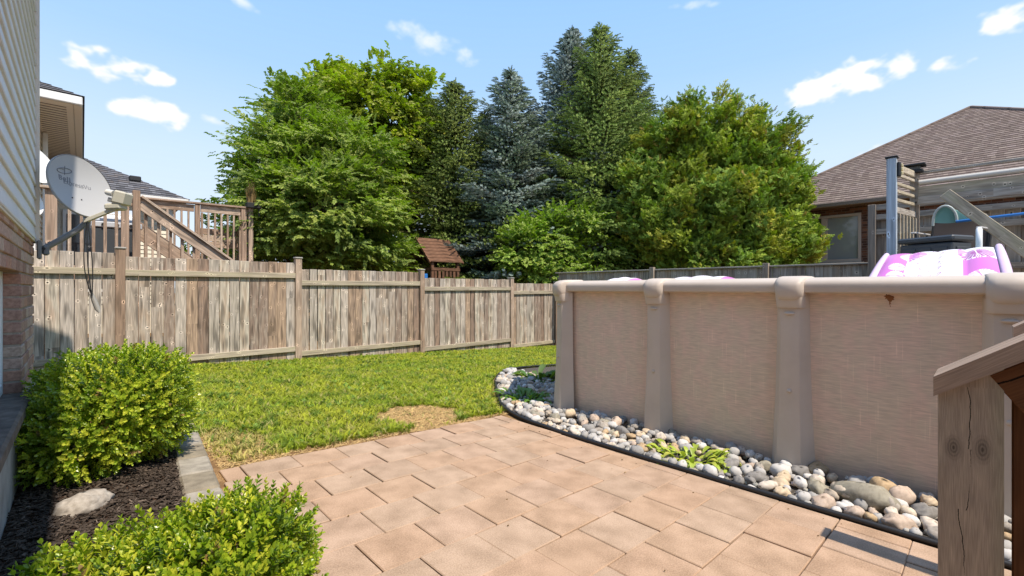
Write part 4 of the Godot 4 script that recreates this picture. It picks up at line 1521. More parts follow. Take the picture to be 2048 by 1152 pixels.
func spruce(called: String, label: String, e: float, n: float, h: float, r: float, cols: Array, mesh: ArrayMesh, density: float, droop: float, low := 0.3) -> void:
	var y0 := gy(e)
	var t := thing(called, label, "tree", V(e, n, y0))
	part("trunk", trunk_mesh(h * 0.98, 0.13), M.bark, t)
	var xf: Array[Transform3D] = []
	var cc := PackedColorArray()
	var bs := S()
	var y := low
	while y < h - 0.05:
		var u := y / h
		var reach := r * pow(1.0 - u, 0.84) * (1.0 if u > 0.12 else 0.85 + u)
		var cnt := int(lerpf(15, 6, u))
		var ph := rf(0, TAU)
		for b in cnt:
			var a := ph + TAU * b / cnt + rf(-0.25, 0.25)
			var l := maxf(reach * rf(0.62, 1.2), 0.10)
			var d := Vector3(cos(a), 0, sin(a))
			var yy := y + rf(-0.08, 0.08)
			var rise := lerpf(-droop, 0.9, pow(u, 2.2))
			var steps := maxi(2, int(l / 0.115 * density))
			var col: Color = cols[rng.randi() % cols.size()] * rf(0.8, 1.2)
			var tip := Vector3.ZERO
			for k in steps:
				var s := (k + 0.6) / steps
				var p := Vector3(0, yy, 0) + d * l * s + Vector3(0, rise * l * s + droop * 0.55 * l * s * s, 0)
				tip = p
				var sidew := d.cross(Vector3.UP)
				var fan := l * 0.36 * (1.0 - s * 0.72) + 0.06
				for side in [-1.0, 1.0, 0.0, -0.5, 0.5]:
					var q = p + sidew * side * fan * rf(0.2, 1.0) + Vector3(0, rf(-0.07, 0.05), 0)
					q.y -= absf(side) * fan * droop * 0.35
					var dir = (d * rf(0.7, 1.2) + sidew * side * rf(0.4, 1.0) + Vector3(0, rf(-0.25, 0.25) - droop * 0.3, 0)).normalized()
					xf.append(Transform3D(aim(dir, Vector3.UP).scaled(Vector3.ONE * rf(0.75, 1.2) * lerpf(1.0, 0.7, u)), q))
					var f := rf(0.85, 1.15)
					cc.append(Color(col.r * f, col.g * f, col.b * f))
			tube(bs, [Vector3(0, yy, 0), tip], [0.03 * (1.0 - u) + 0.006, 0.005], 4, false)
		y += lerpf(0.40, 0.17, u) * rf(0.8, 1.2)
	# leader
	for k in 10:
		xf.append(Transform3D(aim(Vector3(rf(-0.3, 0.3), 1, rf(-0.3, 0.3)), Vector3.RIGHT).scaled(Vector3.ONE * 0.8), Vector3(0, h - 0.1 * k, 0)))
		cc.append(cols[0])
	part("branches", bs.commit(), M.bark, t)
	multi("needles", mesh, M.needle, xf, cc, t)

func build_trees() -> void:
	var beech := spray(11, 0.27, 0.088, 0.050, 0.95, 0.45, 1)
	var maple := spray(9, 0.22, 0.11, 0.085, 1.0, 0.6, 2)
	var shrubl := spray(9, 0.26, 0.10, 0.06, 0.9, 0.5, 3)
	var needle := shoot(0.28, 70, 0.058, 0.014, 4)
	var needleb := shoot(0.26, 70, 0.06, 0.015, 5)
	var fan := spray(14, 0.145, 0.068, 0.028, 0.95, 0.3, 6, 0.3)
	# T1: the broad tree with layered dark leaves, left of the playhouse
	broadleaf("beech_tree", "broad leafy tree with layered dark green leaves behind the fence, left of the playhouse", 4.9, 13.1,
		[[-0.09, -0.27, 3.43, 2.13, 2.13, 1.67], [-0.39, 0.84, 4.99, 1.48, 1.48, 1.48], [-0.70, 1.5, 4.3, 0.80, 0.80, 1.2], [0.75, 0.03, 5.04, 1.51, 1.51, 1.23], [-0.30, -0.2, 2.2, 1.5, 1.5, 0.92], [0.82, -0.9, 2.4, 1.2, 1.2, 1.2], [-0.08, 1.37, 6.61, 0.98, 0.98, 0.85]],
		520, 34, beech, [Color(0.27, 0.34, 0.065), Color(0.30, 0.37, 0.07), Color(0.22, 0.29, 0.06), Color(0.34, 0.40, 0.08)], 5.2, 0.13, 0.28, 0.26, 0.6)
	# T2: the taller yellow-green maple behind
	broadleaf("maple_tree", "tall yellow-green tree rising behind the layered dark tree", 7.7, 16.8,
		[[0.099, -0.054, 7.23, 2.94, 2.94, 2.45], [0.45, -0.27, 9.12, 1.81, 1.81, 1.29], [-0.9900000000000001, 0.7290000000000001, 8.06, 1.54, 1.54, 1.54], [1.602, -1.368, 8.37, 1.23, 1.23, 1.39], [1.7189999999999999, -1.971, 6.21, 0.97, 0.97, 1.6], [-0.35100000000000003, -0.25200000000000006, 4.9, 2.7, 2.7, 1.91]],
		520, 34, maple, [Color(0.34, 0.40, 0.055), Color(0.38, 0.43, 0.06), Color(0.29, 0.36, 0.05), Color(0.42, 0.44, 0.06)], 8.6, 0.2, 0.7, 0.24, 0.62)
	spruce("green_spruce", "dark green spruce standing between the yellow-green tree and the first blue spruce", 10.1, 13.7, 9.35, 4.2, [Color(0.21, 0.275, 0.065), Color(0.16, 0.22, 0.055), Color(0.25, 0.31, 0.07)], needle, 1.0, 0.45)
	spruce("blue_spruce", "shorter blue spruce behind the playhouse roof", 11.1, 11.7, 9.5, 3.5, [Color(0.30, 0.38, 0.33), Color(0.25, 0.33, 0.28), Color(0.36, 0.43, 0.39), Color(0.19, 0.26, 0.17), Color(0.16, 0.22, 0.13)], needleb, 1.05, 0.22)
	spruce("slim_spruce", "slim dark spruce top peeping out left of the blue spruce", 12.0, 14.2, 9.0, 1.3, [Color(0.06, 0.085, 0.04), Color(0.05, 0.075, 0.035)], needle, 0.9, 0.4, 3.0)
	spruce("blue_spruce", "tallest blue spruce in the middle of the row of trees", 14.2, 11.4, 12.1, 4.7, [Color(0.29, 0.37, 0.35), Color(0.23, 0.30, 0.27), Color(0.35, 0.42, 0.40), Color(0.17, 0.23, 0.16)], needleb, 1.0, 0.25)
	spruce("green_spruce", "tall green spruce with drooping branches right of the tallest blue spruce", 13.6, 9.6, 11.2, 4.1, [Color(0.28, 0.38, 0.09), Color(0.22, 0.31, 0.08), Color(0.34, 0.43, 0.10)], needle, 1.05, 0.6)
	spruce("green_spruce", "rightmost of the tall green spruces, above the round cedar", 15.2, 9.35, 10.85, 3.4, [Color(0.22, 0.29, 0.08), Color(0.18, 0.25, 0.07)], needle, 1.0, 0.55)
	spruce("green_spruce", "dark green spruce filling the gap between the two blue spruces", 14.0, 13.6, 9.4, 2.8, [Color(0.17, 0.215, 0.06), Color(0.14, 0.18, 0.055)], needle, 0.95, 0.5)
	# cedars: one rounded mass of upright sprays
	var cedarc := [Color(0.29, 0.40, 0.06), Color(0.24, 0.35, 0.055), Color(0.37, 0.45, 0.06), Color(0.26, 0.38, 0.07), Color(0.42, 0.43, 0.06)]
	cedar("round_cedar", "huge rounded bright green cedar in front of the brown roof", 14.2, 5.9,
		[[-0.62, 0.99, 6.01, 0.96, 0.96, 1.38], [0.47, 0.21, 6.22, 1.32, 1.32, 1.5], [1.14, -0.82, 5.68, 1.09, 1.09, 1.44], [1.1, -1.54, 4.19, 0.81, 0.81, 1.44], [0.5, -1.85, 2.87, 0.75, 0.75, 0.87], [-0.25, -0.76, 3.76, 1.46, 1.46, 1.52], [-1.16, 0.36, 3.64, 1.23, 1.23, 1.55], [-1.44, 1.26, 4.17, 0.87, 0.87, 1.61], [-0.49, -0.18, 1.87, 1.98, 1.98, 1.03]], 860, 78, fan, cedarc)
	# the bright shrub in front of the spruces
	broadleaf("lilac_shrub", "bright green loose shrub in front of the spruces, above the left end of the pool", 11.3, 9.65,
		[[-1.35, 0.2, 2.83, 0.68, 0.68, 0.97], [-0.57, -0.27, 3.29, 0.73, 0.73, 0.79], [0.17, -0.71, 3.69, 0.64, 0.64, 0.64], [0.79, -1.16, 3.03, 0.61, 0.61, 1.01], [-0.59, -0.3, 2.1, 1.26, 1.08, 0.68]],
		230, 18, shrubl, [Color(0.32, 0.42, 0.07), Color(0.38, 0.47, 0.09), Color(0.27, 0.37, 0.06)], 1.8, 0.05, 0.9, 0.17, 0.45)
	# trees further off that close the gaps
	for q in [["dark leafy tree far behind the playhouse", 10.0, 21.0, 6.5, 3.0], ["dark leafy tree far behind the blue spruces", 16.5, 17.0, 7.5, 3.2], ["dark leafy tree far behind the green spruces and cedar", 20.0, 11.5, 6.5, 3.0], ["dark leafy tree far behind the left tree", 5.0, 20.0, 4.6, 2.4]]:
		broadleaf("far_tree", q[0], q[1], q[2], [[0.0, 0.0, q[3] * 0.55, q[4], q[4], q[3] * 0.5], [0.8, 0.4, q[3] * 0.3, q[4], q[4] * 0.8, q[3] * 0.32]], 150, 20, maple, [Color(0.13, 0.19, 0.04), Color(0.16, 0.22, 0.045)], q[3] * 0.7, 0.16, 0.7, 0.3, 0.3)
	# low undergrowth below the trees
	var ux: Array[Transform3D] = []
	var uc := PackedColorArray()
	for k in 9000:
		var s := rng.randf()
		var a := Vector2(6.0, 14.5).lerp(Vector2(17.0, 6.0), s) + Vector2(rng.randfn() * 0.5, rng.randfn() * 0.5)
		if s < 0.3 and Vector2(a.x - 8.0, a.y - 11.9).length() < 1.4:
			continue
		ux.append(Transform3D(aim(Vector3(rf(-1, 1), rf(-0.3, 0.6), rf(-1, 1)), Vector3.UP).scaled(Vector3.ONE * rf(0.9, 1.5)), V(a.x, a.y, gy(a.x) + rf(0.05, 2.1) * (0.6 + 0.4 * nz.get_noise_1d(s * 14.0)))))
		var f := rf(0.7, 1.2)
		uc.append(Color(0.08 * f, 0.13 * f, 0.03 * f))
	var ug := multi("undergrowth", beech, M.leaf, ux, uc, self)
	ug.set_meta("kind", "stuff")
	ug.set_meta("label", "dark green undergrowth below the row of trees")
	ug.set_meta("category", "undergrowth")

func cedar(called: String, label: String, e: float, n: float, lobes: Array, limbs: int, per: int, mesh: ArrayMesh, cols: Array) -> void:
	var t := thing(called, label, "tree", V(e, n, gy(e)))
	var xf: Array[Transform3D] = []
	var cc := PackedColorArray()
	var total := 0.0
	for q in lobes:
		total += q[3] * q[5]
	var bs := S()
	for q in lobes:
		var c := Vector3(q[0], q[2], -q[1])
		var rad := Vector3(q[3], q[5], q[4])
		tube(bs, [Vector3(q[0] * 0.3, 0, -q[1] * 0.3), c, c + Vector3(0, rad.y * 0.8, 0)], [0.1, 0.06, 0.01], 6, false)
		for k in int(limbs * q[3] * q[5] / total):
			var d := Vector3(rng.randfn(), rng.randfn() * 0.9, rng.randfn()).normalized()
			var rr := lerpf(0.62, 1.02, sqrt(rng.randf())) * (1.0 + 0.25 * nz.get_noise_3d(d.x * 3.0 + q[0] * 5.0, d.y * 2.0, d.z * 3.0))
			var p := c + d * rad * rr
			if p.y < 0.15:
				continue
			var outw := Vector3(d.x, 0.15, d.z).normalized()
			var col: Color = cols[rng.randi() % cols.size()] * rf(0.78, 1.2)
			# a plume: sprays along a short rising branch, tips nodding
			var plume := (outw * 0.75 + Vector3(0, 0.75, 0)).normalized()
			var len := rf(0.45, 0.75)
			for m in per:
				var s := rng.randf()
				var pos := p + plume * len * (s - 0.4) + Vector3(rng.randfn(), rng.randfn() * 0.7, rng.randfn()) * 0.13
				var dir := (plume * 0.7 + Vector3(rng.randfn(), rf(-0.7, 0.5), rng.randfn()) * 0.6).normalized()
				xf.append(Transform3D(aim(dir, Vector3(rng.randfn() * 0.6, 0.7, rng.randfn() * 0.6) + outw).scaled(Vector3.ONE * rf(0.75, 1.25)), pos))
				var f := rf(0.85, 1.2)
				var tipc := col
				if rng.randf() < 0.03:
					tipc = Color(0.36, 0.26, 0.06)
				cc.append(Color(tipc.r * f, tipc.g * f, tipc.b * f))
	part("trunk", bs.commit(), M.bark, t)
	multi("crown", mesh, M.cedar, xf, cc, t)

# ------------------------------------------------------------------ bed with mulch, boulder, box bushes
func build_bed() -> void:
	var st := S()
	var poly := [[WE + 0.008, 5.2], [0.56, 5.2], [0.50, 4.3], [0.44, 3.6], [0.41, 3.0], [0.39, 2.4], [0.39, 0.5], [WE + 0.008, 0.5]]
	var pv := PackedVector2Array()
	for p in poly:
		pv.append(Vector2(p[0], p[1]))
	var idx := Geometry2D.triangulate_polygon(pv)
	for i in range(0, idx.size(), 3):
		var q: Array[Vector3] = []
		for k in 3:
			var p := pv[idx[i + k]]
			q.append(V(p.x, p.y, gy(p.x) + 0.012))
		tri(st, q[0], q[1], q[2], Vector3.UP)
	struct("mulch_bed", st.commit(), M.mulch)
	var xf: Array[Transform3D] = []
	var cc := PackedColorArray()
	for k in 16000:
		var p := Vector2(rf(WE + 0.02, 0.5), rf(1.6, 5.0))
		if not Geometry2D.is_point_in_polygon(p, pv):
			continue
		var bs := Basis(Vector3.UP, rf(0, TAU)) * Basis(Vector3(0, 0, 1), rf(-0.5, 0.5)) * Basis(Vector3(1, 0, 0), rf(-0.6, 0.6))
		xf.append(Transform3D(bs.scaled(Vector3(rf(0.4, 1.7), rf(0.5, 1.2), rf(0.5, 1.4))), V(p.x, p.y, gy(p.x) + 0.012 + rf(0.0, 0.022) + 0.012 * nz.get_noise_2d(p.x * 6.0, p.y * 6.0))))
		var g := rf(0.025, 0.085)
		if rng.randf() < 0.025:
			g = rf(0.08, 0.2)
		cc.append(Color(g * 1.18, g * 0.90, g * 0.70))
	var ch := multi("mulch_chips", box_mesh(Vector3(0.026, 0.004, 0.008), 0.0015), M.chip, xf, cc, self)
	ch.set_meta("kind", "stuff")
	ch.set_meta("label", "dark brown shredded bark mulch lying between the bushes and the house")
	ch.set_meta("category", "mulch")
	var b := part(numbered("boulder"), smooth(lump(Vector3(0.115, 0.062, 0.085), 61.0, 0.30, 22, 30, 1.1), 60.0), world_tex(tmat(speckle(512, Color(0.64, 0.60, 0.55), Color(0.40, 0.37, 0.34), Color(0.80, 0.77, 0.72), 0.02, 0.3, 1.7, 1.0, 392), 0.9, 0.2), 2.4), self, Transform3D(Basis(Vector3.UP, 0.5), V(0.005, 3.14, gy(0) + 0.03)))
	b.set_meta("label", "pale grey boulder lying on the dark mulch")
	b.set_meta("category", "rock")

func box_bush(called: String, label: String, e: float, n: float, lobes: Array, count: int, mesh: ArrayMesh, cols: Array) -> void:
	var t := thing(called, label, "bush", V(e, n, gy(e)))
	var xf: Array[Transform3D] = []
	var cc := PackedColorArray()
	var bs := S()
	var total := 0.0
	for q in lobes:
		total += q[3] * q[4] * q[5]
	for q in lobes:
		var c := Vector3(q[0], q[2], -q[1])
		var rad := Vector3(q[3], q[5], q[4])
		for k in int(count * q[3] * q[4] * q[5] / total):
			var d := Vector3(rng.randfn(), rng.randfn(), rng.randfn()).normalized()
			# a clipped, squarish dome
			var m := pow(pow(absf(d.x), 3.2) + pow(absf(d.y), 3.2) + pow(absf(d.z), 3.2), 1.0 / 3.2)
			d = d / m
			var rr := lerpf(0.5, 1.0, pow(rng.randf(), 0.45))
			rr *= 1.0 + 0.22 * nz.get_noise_3d(d.x * 2.6 + q[0] * 9.0, d.y * 2.6, d.z * 2.6) + 0.14 * nz.get_noise_3d(d.x * 6.0, d.y * 6.0 + 40.0, d.z * 6.0)
			var p := c + d * rad * rr
			if p.y < 0.02:
				continue
			var dir := (d.normalized() + Vector3(rf(-0.5, 0.5), rf(-0.1, 0.9), rf(-0.5, 0.5))).normalized()
			xf.append(Transform3D(aim(dir, Vector3(rf(-1, 1), 0.5, rf(-1, 1))).scaled(Vector3.ONE * rf(0.75, 1.2)), p))
			var col: Color = cols[rng.randi() % cols.size()] * rf(0.85, 1.15)
			if rng.randf() < 0.012:
				col = Color(0.30, 0.20, 0.08)
			cc.append(col)
			if k % 60 == 0:
				tube(bs, [Vector3(c.x * 0.3, 0.0, c.z * 0.3), c.lerp(p, 0.4), p], [0.010, 0.006, 0.002], 4, false)
	part("twigs", bs.commit(), M.twig, t)
	multi("foliage", mesh, M.box, xf, cc, t)

# a box shoot: little oval leaves in pairs up a stem
func box_shoot(pairs: int, twig: float, l: float, w: float, sd: int) -> ArrayMesh:
	var r := RandomNumberGenerator.new()
	r.seed = sd
	var st := S()
	st.set_color(Color(0.9, 0.8, 0.6))
	tube(st, [Vector3.ZERO, Vector3(twig, 0, 0)], [0.0012, 0.0008], 3, false)
	for i in pairs:
		var t := (i + 0.6) / pairs
		for side in [-1.0, 1.0]:
			var a := (1.57 if i % 2 else 0.0) + r.randf_range(-0.3, 0.3)
			var o = Vector3(0, cos(a), sin(a)) * side
			var op := lerpf(1.0, 0.35, t)
			var dir = (o * op + Vector3(r.randf_range(0.5, 0.8), 0, 0)).normalized()
			var sid = dir.cross(Vector3.RIGHT).normalized()
			var up = sid.cross(dir)
			if up.x < 0.0:
				up = -up
			var base := Vector3(twig * t, 0, 0)
			var ll := l * r.randf_range(0.75, 1.15) * lerpf(1.0, 0.75, t)
			var ww := w * ll / l * 0.5
			var f := 0.85 + 0.35 * t + r.randf_range(-0.1, 0.1)
			st.set_color(Color(f * 1.02, f, f * 0.85))
			var c0 := base
			var c1 = base + dir * ll * 0.3
			var c2 = base + dir * ll * 0.7
			var c3 = base + dir * ll
			for sg in [-1.0, 1.0]:
				var m1: Vector3 = c1 + sid * sg * ww * 0.9 + up * ww * 0.25
				var m2: Vector3 = c2 + sid * sg * ww * 0.85 + up * ww * 0.25
				tri(st, c0, m1, c1, up)
				quad(st, c1, m1, m2, c2, up)
				tri(st, c2, m2, c3, up)
	return st.commit()

func build_bushes() -> void:
	var sh := box_shoot(5, 0.062, 0.027, 0.017, 3)
	box_bush("boxwood_bush", "clipped round boxwood bush beside the house wall and mulch", 0.12, 3.92,
		[[0.05, 0.0, 0.40, 0.36, 0.44, 0.30], [-0.12, -0.1, 0.26, 0.30, 0.40, 0.22], [0.12, 0.05, 0.33, 0.30, 0.40, 0.28]], 5600, sh,
		[Color(0.40, 0.49, 0.04), Color(0.29, 0.39, 0.034), Color(0.50, 0.56, 0.05), Color(0.58, 0.60, 0.065), Color(0.23, 0.33, 0.034)])
	var sh2 := box_shoot(5, 0.068, 0.028, 0.0175, 8)
	box_bush("boxwood_bush", "bright boxwood bush in the foreground, cut by the bottom edge of the photo", 0.17, 1.72,
		[[0.03, -0.02, 0.20, 0.34, 0.30, 0.15], [-0.18, -0.1, 0.15, 0.24, 0.28, 0.12], [0.22, 0.0, 0.24, 0.17, 0.2, 0.15], [-0.34, -0.06, 0.12, 0.16, 0.24, 0.09]], 3700, sh2,
		[Color(0.36, 0.45, 0.03), Color(0.27, 0.37, 0.026), Color(0.48, 0.52, 0.045), Color(0.21, 0.31, 0.024), Color(0.56, 0.57, 0.06)])

# ------------------------------------------------------------------ raised deck of the neighbour, at the left
func build_neighbour_deck() -> void:
	var d := thing("raised_deck", "weathered wooden deck with railings and stairs rising behind the left end of the fence", "deck", V(0.6, 9.7, 0))
	var o := Transform3D(Basis.IDENTITY, -d.position)
	var k := 0
	for i in 28:
		part("floor_board", boxr(-0.6, 2.75, 9.72 + i * 0.13, 9.845 + i * 0.13, 1.62, 1.65, 0.003, strip_rect(i)), M.deck, d, o)
	part("joist", boxr(-0.6, 2.75, 9.70, 9.735, 1.42, 1.618, 0.003, strip_rect(3)), M.deck, d, o)
	# posts
	for p in [[0.50, 9.66, 2.83, 0.10], [0.64, 9.62, 2.90, 0.10], [-0.34, 9.66, 2.78, 0.13], [2.62, 11.5, 3.13, 0.10], [2.76, 11.5, 3.10, 0.09], [1.76, 11.5, 3.06, 0.09], [2.9, 13.2, 3.05, 0.09]]:
		part("post", boxr(p[0] - p[3] * 0.5, p[0] + p[3] * 0.5, p[1] - 0.05, p[1] + 0.05, 0.0, p[2], 0.005, strip_rect(k * 5 + 2)), M.deck, d, o)
		k += 1
	# front rail with pickets, left of the stairs
	part("rail", beam_mesh(V(-0.62, 9.62, 2.80), V(0.45, 9.62, 2.80), 0.13, 0.038, 0.004, strip_rect(4)), M.deck, d, o)
	for i in 8:
		var e := -0.55 + i * 0.135
		if absf(e + 0.34) > 0.08:
			part("picket", boxr(e - 0.02, e + 0.02, 9.64, 9.68, 1.66, 2.78, 0.003, strip_rect(i * 3)), M.deck, d, o)
	# stairs run down to the east along the front
	var a := V(0.70, 9.60, 2.78)
	var b := V(2.02, 9.60, 1.76)
	part("stair_rail", beam_mesh(a + Vector3(0, -0.09, 0), b + Vector3(0, -0.09, 0), 0.038, 0.185, 0.004, strip_rect(6)), M.deck, d, o)
	part("stair_rail", beam_mesh(a + Vector3(0, 0.03, 0.0), b + Vector3(0, 0.03, 0.0), 0.14, 0.036, 0.004, strip_rect(9)), M.deck, d, o)
	part("stringer", beam_mesh(V(0.70, 9.72, 2.24), V(2.02, 9.72, 1.22), 0.04, 0.24, 0.004, strip_rect(12)), M.deck, d, o)
	part("stair_rail", beam_mesh(V(0.70, 10.6, 2.46), V(2.02, 10.6, 1.46), 0.04, 0.14, 0.004, strip_rect(8)), M.deck, d, o)
	for i in 8:
		var t := (i + 0.4) / 8.0
		var p := a.lerp(b, t)
		part("picket", boxr(p.x - 0.02, p.x + 0.02, 9.64, 9.68, p.y - 1.0, p.y - 0.06, 0.003, strip_rect(i * 5 + 1)), M.deck, d, o)
	for i in 6:
		var t := (i + 0.5) / 6.0
		var p := V(0.70, 9.72, 1.66).lerp(V(2.02, 9.72, 0.5), t)
		part("stair_tread", boxr(p.x - 0.02, p.x + 0.26, 9.74, 10.6, p.y - 0.2, p.y - 0.165, 0.003, strip_rect(i)), M.deck, d, o)
	# the rail further back
	part("rail", beam_mesh(V(0.62, 11.5, 3.075), V(2.8, 11.5, 3.11), 0.14, 0.036, 0.004, strip_rect(2)), M.deck, d, o)
	part("rail", boxr(0.62, 1.70, 11.49, 11.53, 2.91, 3.055, 0.004, strip_rect(13)), M.deck, d, o)
	part("rail", boxr(1.82, 2.56, 11.49, 11.53, 2.92, 3.07, 0.004, strip_rect(14)), M.deck, d, o)
	for i in 16:
		var e := 0.78 + i * 0.118
		if absf(e - 1.76) > 0.07 and absf(e - 2.62) > 0.07:
			part("picket", boxr(e - 0.018, e + 0.018, 11.49, 11.526, 1.7, 2.91, 0.003, strip_rect(i * 3)), M.deck, d, o)
	part("rail", beam_mesh(V(2.78, 11.55, 3.08), V(2.9, 13.2, 3.08), 0.04, 0.12, 0.004, strip_rect(2)), M.deck, d, o)
	for i in 10:
		part("picket", boxr(2.78 + i * 0.012, 2.82 + i * 0.012, 11.66 + i * 0.15, 11.70 + i * 0.15, 1.7, 3.02, 0.003, strip_rect(i * 3)), M.greyfence, d, o)
	for i in 3:
		part("bench_board", boxr(1.9, 2.72, 12.4 + i * 0.01, 12.43 + i * 0.01, 2.24 + i * 0.15, 2.38 + i * 0.15, 0.003, strip_rect(i * 4)), M.deck, d, o)
	# planter box hung on the corner, dry grass in it
	var pl := thing("planter_box", "black planter box with dry grass hanging on the corner of the raised deck", "planter", V(2.80, 11.42, 3.10))
	part("box", box_mesh(Vector3(0.30, 0.12, 0.18), 0.012), M.black, pl, Transform3D(Basis.IDENTITY, Vector3(0, 0.06, 0)))
	part("bracket", box_mesh(Vector3(0.03, 0.22, 0.02), 0.004), M.black, pl, Transform3D(Basis.IDENTITY, Vector3(0.11, -0.06, 0.02)))
	var gx: Array[Transform3D] = []
	var gc := PackedColorArray()
	for i in 60:
		gx.append(Transform3D(Basis(Vector3.UP, rf(0, TAU)).scaled(Vector3(2.0, rf(4.0, 8.0), 2.0)), Vector3(rf(-0.13, 0.02), 0.11, rf(-0.06, 0.06))))
		gc.append(Color(0.30, 0.2, 0.09) * rf(0.7, 1.2))
	multi("dry_grass", tuft(3), M.grass, gx, gc, pl)
	# gas grill on the deck
	var g := thing("gas_grill", "black gas grill standing on the raised deck behind the pickets", "grill", V(0.43, 10.5, 1.65))
	part("cart", box_mesh(Vector3(0.62, 0.62, 0.5), 0.02), M.charcoal, g, Transform3D(Basis.IDENTITY, Vector3(0, 0.36, 0)))
	part("control_panel", box_mesh(Vector3(0.66, 0.1, 0.54), 0.015), mat(0.5, 0.51, 0.53, 0.35), g, Transform3D(Basis.IDENTITY, Vector3(0, 0.725, 0)))
	var lr: Array = []
	for i in 9:
		var an := PI * i / 8.0
		lr.append([Vector3(-0.31, 0.79 + 0.24 * sin(an), 0.25 * cos(an)), Vector3(0.31, 0.79 + 0.24 * sin(an), 0.25 * cos(an))])
	var ls := S()
	sheet(ls, lr, Vector3.ZERO)
	part("lid", ls.commit(), mat(0.42, 0.45, 0.5, 0.35), g)
	part("handle", tube_mesh([Vector3(-0.22, 0.90, 0.30), Vector3(0.22, 0.90, 0.30)], [0.012, 0.012], 8), M.white, g)
	for i in 3:
		part("knob", tube_mesh([Vector3(-0.18 + i * 0.18, 0.725, 0.27), Vector3(-0.18 + i * 0.18, 0.725, 0.30)], [0.025, 0.02], 10), M.black, g)
	# second dish, on the neighbouring house
	var sd := thing("white_dish", "white satellite dish half hidden behind the corner of the beige house", "satellite dish", V(-0.52, 8.75, 2.7))
	part("reflector", dish_mesh(0.27, 0.05), M.white, sd, Transform3D(aim_z(Vector3(0.62, 0.38, 0.68)), V(0.0, 0.0, 0.25)))
	part("reflector", dish_mesh(0.22, 0.04), M.white, sd, Transform3D(aim_z(Vector3(0.55, 0.35, 0.75)), V(-0.07, 0.05, -0.25)))
	part("mast", tube_mesh([V(0.0, 0.1, 0.2), V(-0.02, 0.2, -0.9)], [0.022, 0.022], 8), M.white, sd)

# basis whose z looks along d
func aim_z(d: Vector3) -> Basis:
	var z := d.normalized()
	var x := Vector3.UP.cross(z).normalized()
	return Basis(x, z.cross(x), z)

func dish_mesh(r: float, depth: float) -> ArrayMesh:
	var rows: Array = []
	for i in 10:
		var q := i / 9.0
		var row: Array[Vector3] = []
		for j in 48:
			var a := TAU * j / 48
			row.append(Vector3(cos(a) * r * maxf(q, 0.001), sin(a) * r * 1.06 * maxf(q, 0.001), depth * q * q))
		rows.append(row)
	var st := S()
	sheet(st, rows, Vector3(0, 0, 1), true)
	var rim: Array = []
	for k in [[1.0, depth], [1.016, depth + 0.004], [1.03, depth], [1.03, depth - 0.014], [1.01, depth - 0.016]]:
		var row: Array[Vector3] = []
		for j in 48:
			var a := TAU * j / 48
			row.append(Vector3(cos(a) * r * k[0], sin(a) * r * 1.06 * k[0], k[1]))
		rim.append(row)
	sheet(st, rim, Vector3.ZERO, true)
	var back: Array = []
	for i in 6:
		var q := i / 5.0
		var row: Array[Vector3] = []
		for j in 48:
			var a := TAU * j / 48
			row.append(Vector3(cos(a) * r * maxf(q, 0.001), sin(a) * r * 1.06 * maxf(q, 0.001), depth * q * q - 0.012))
		back.append(row)
	sheet(st, back, Vector3(0, 0, -1), true)
	return st.commit()

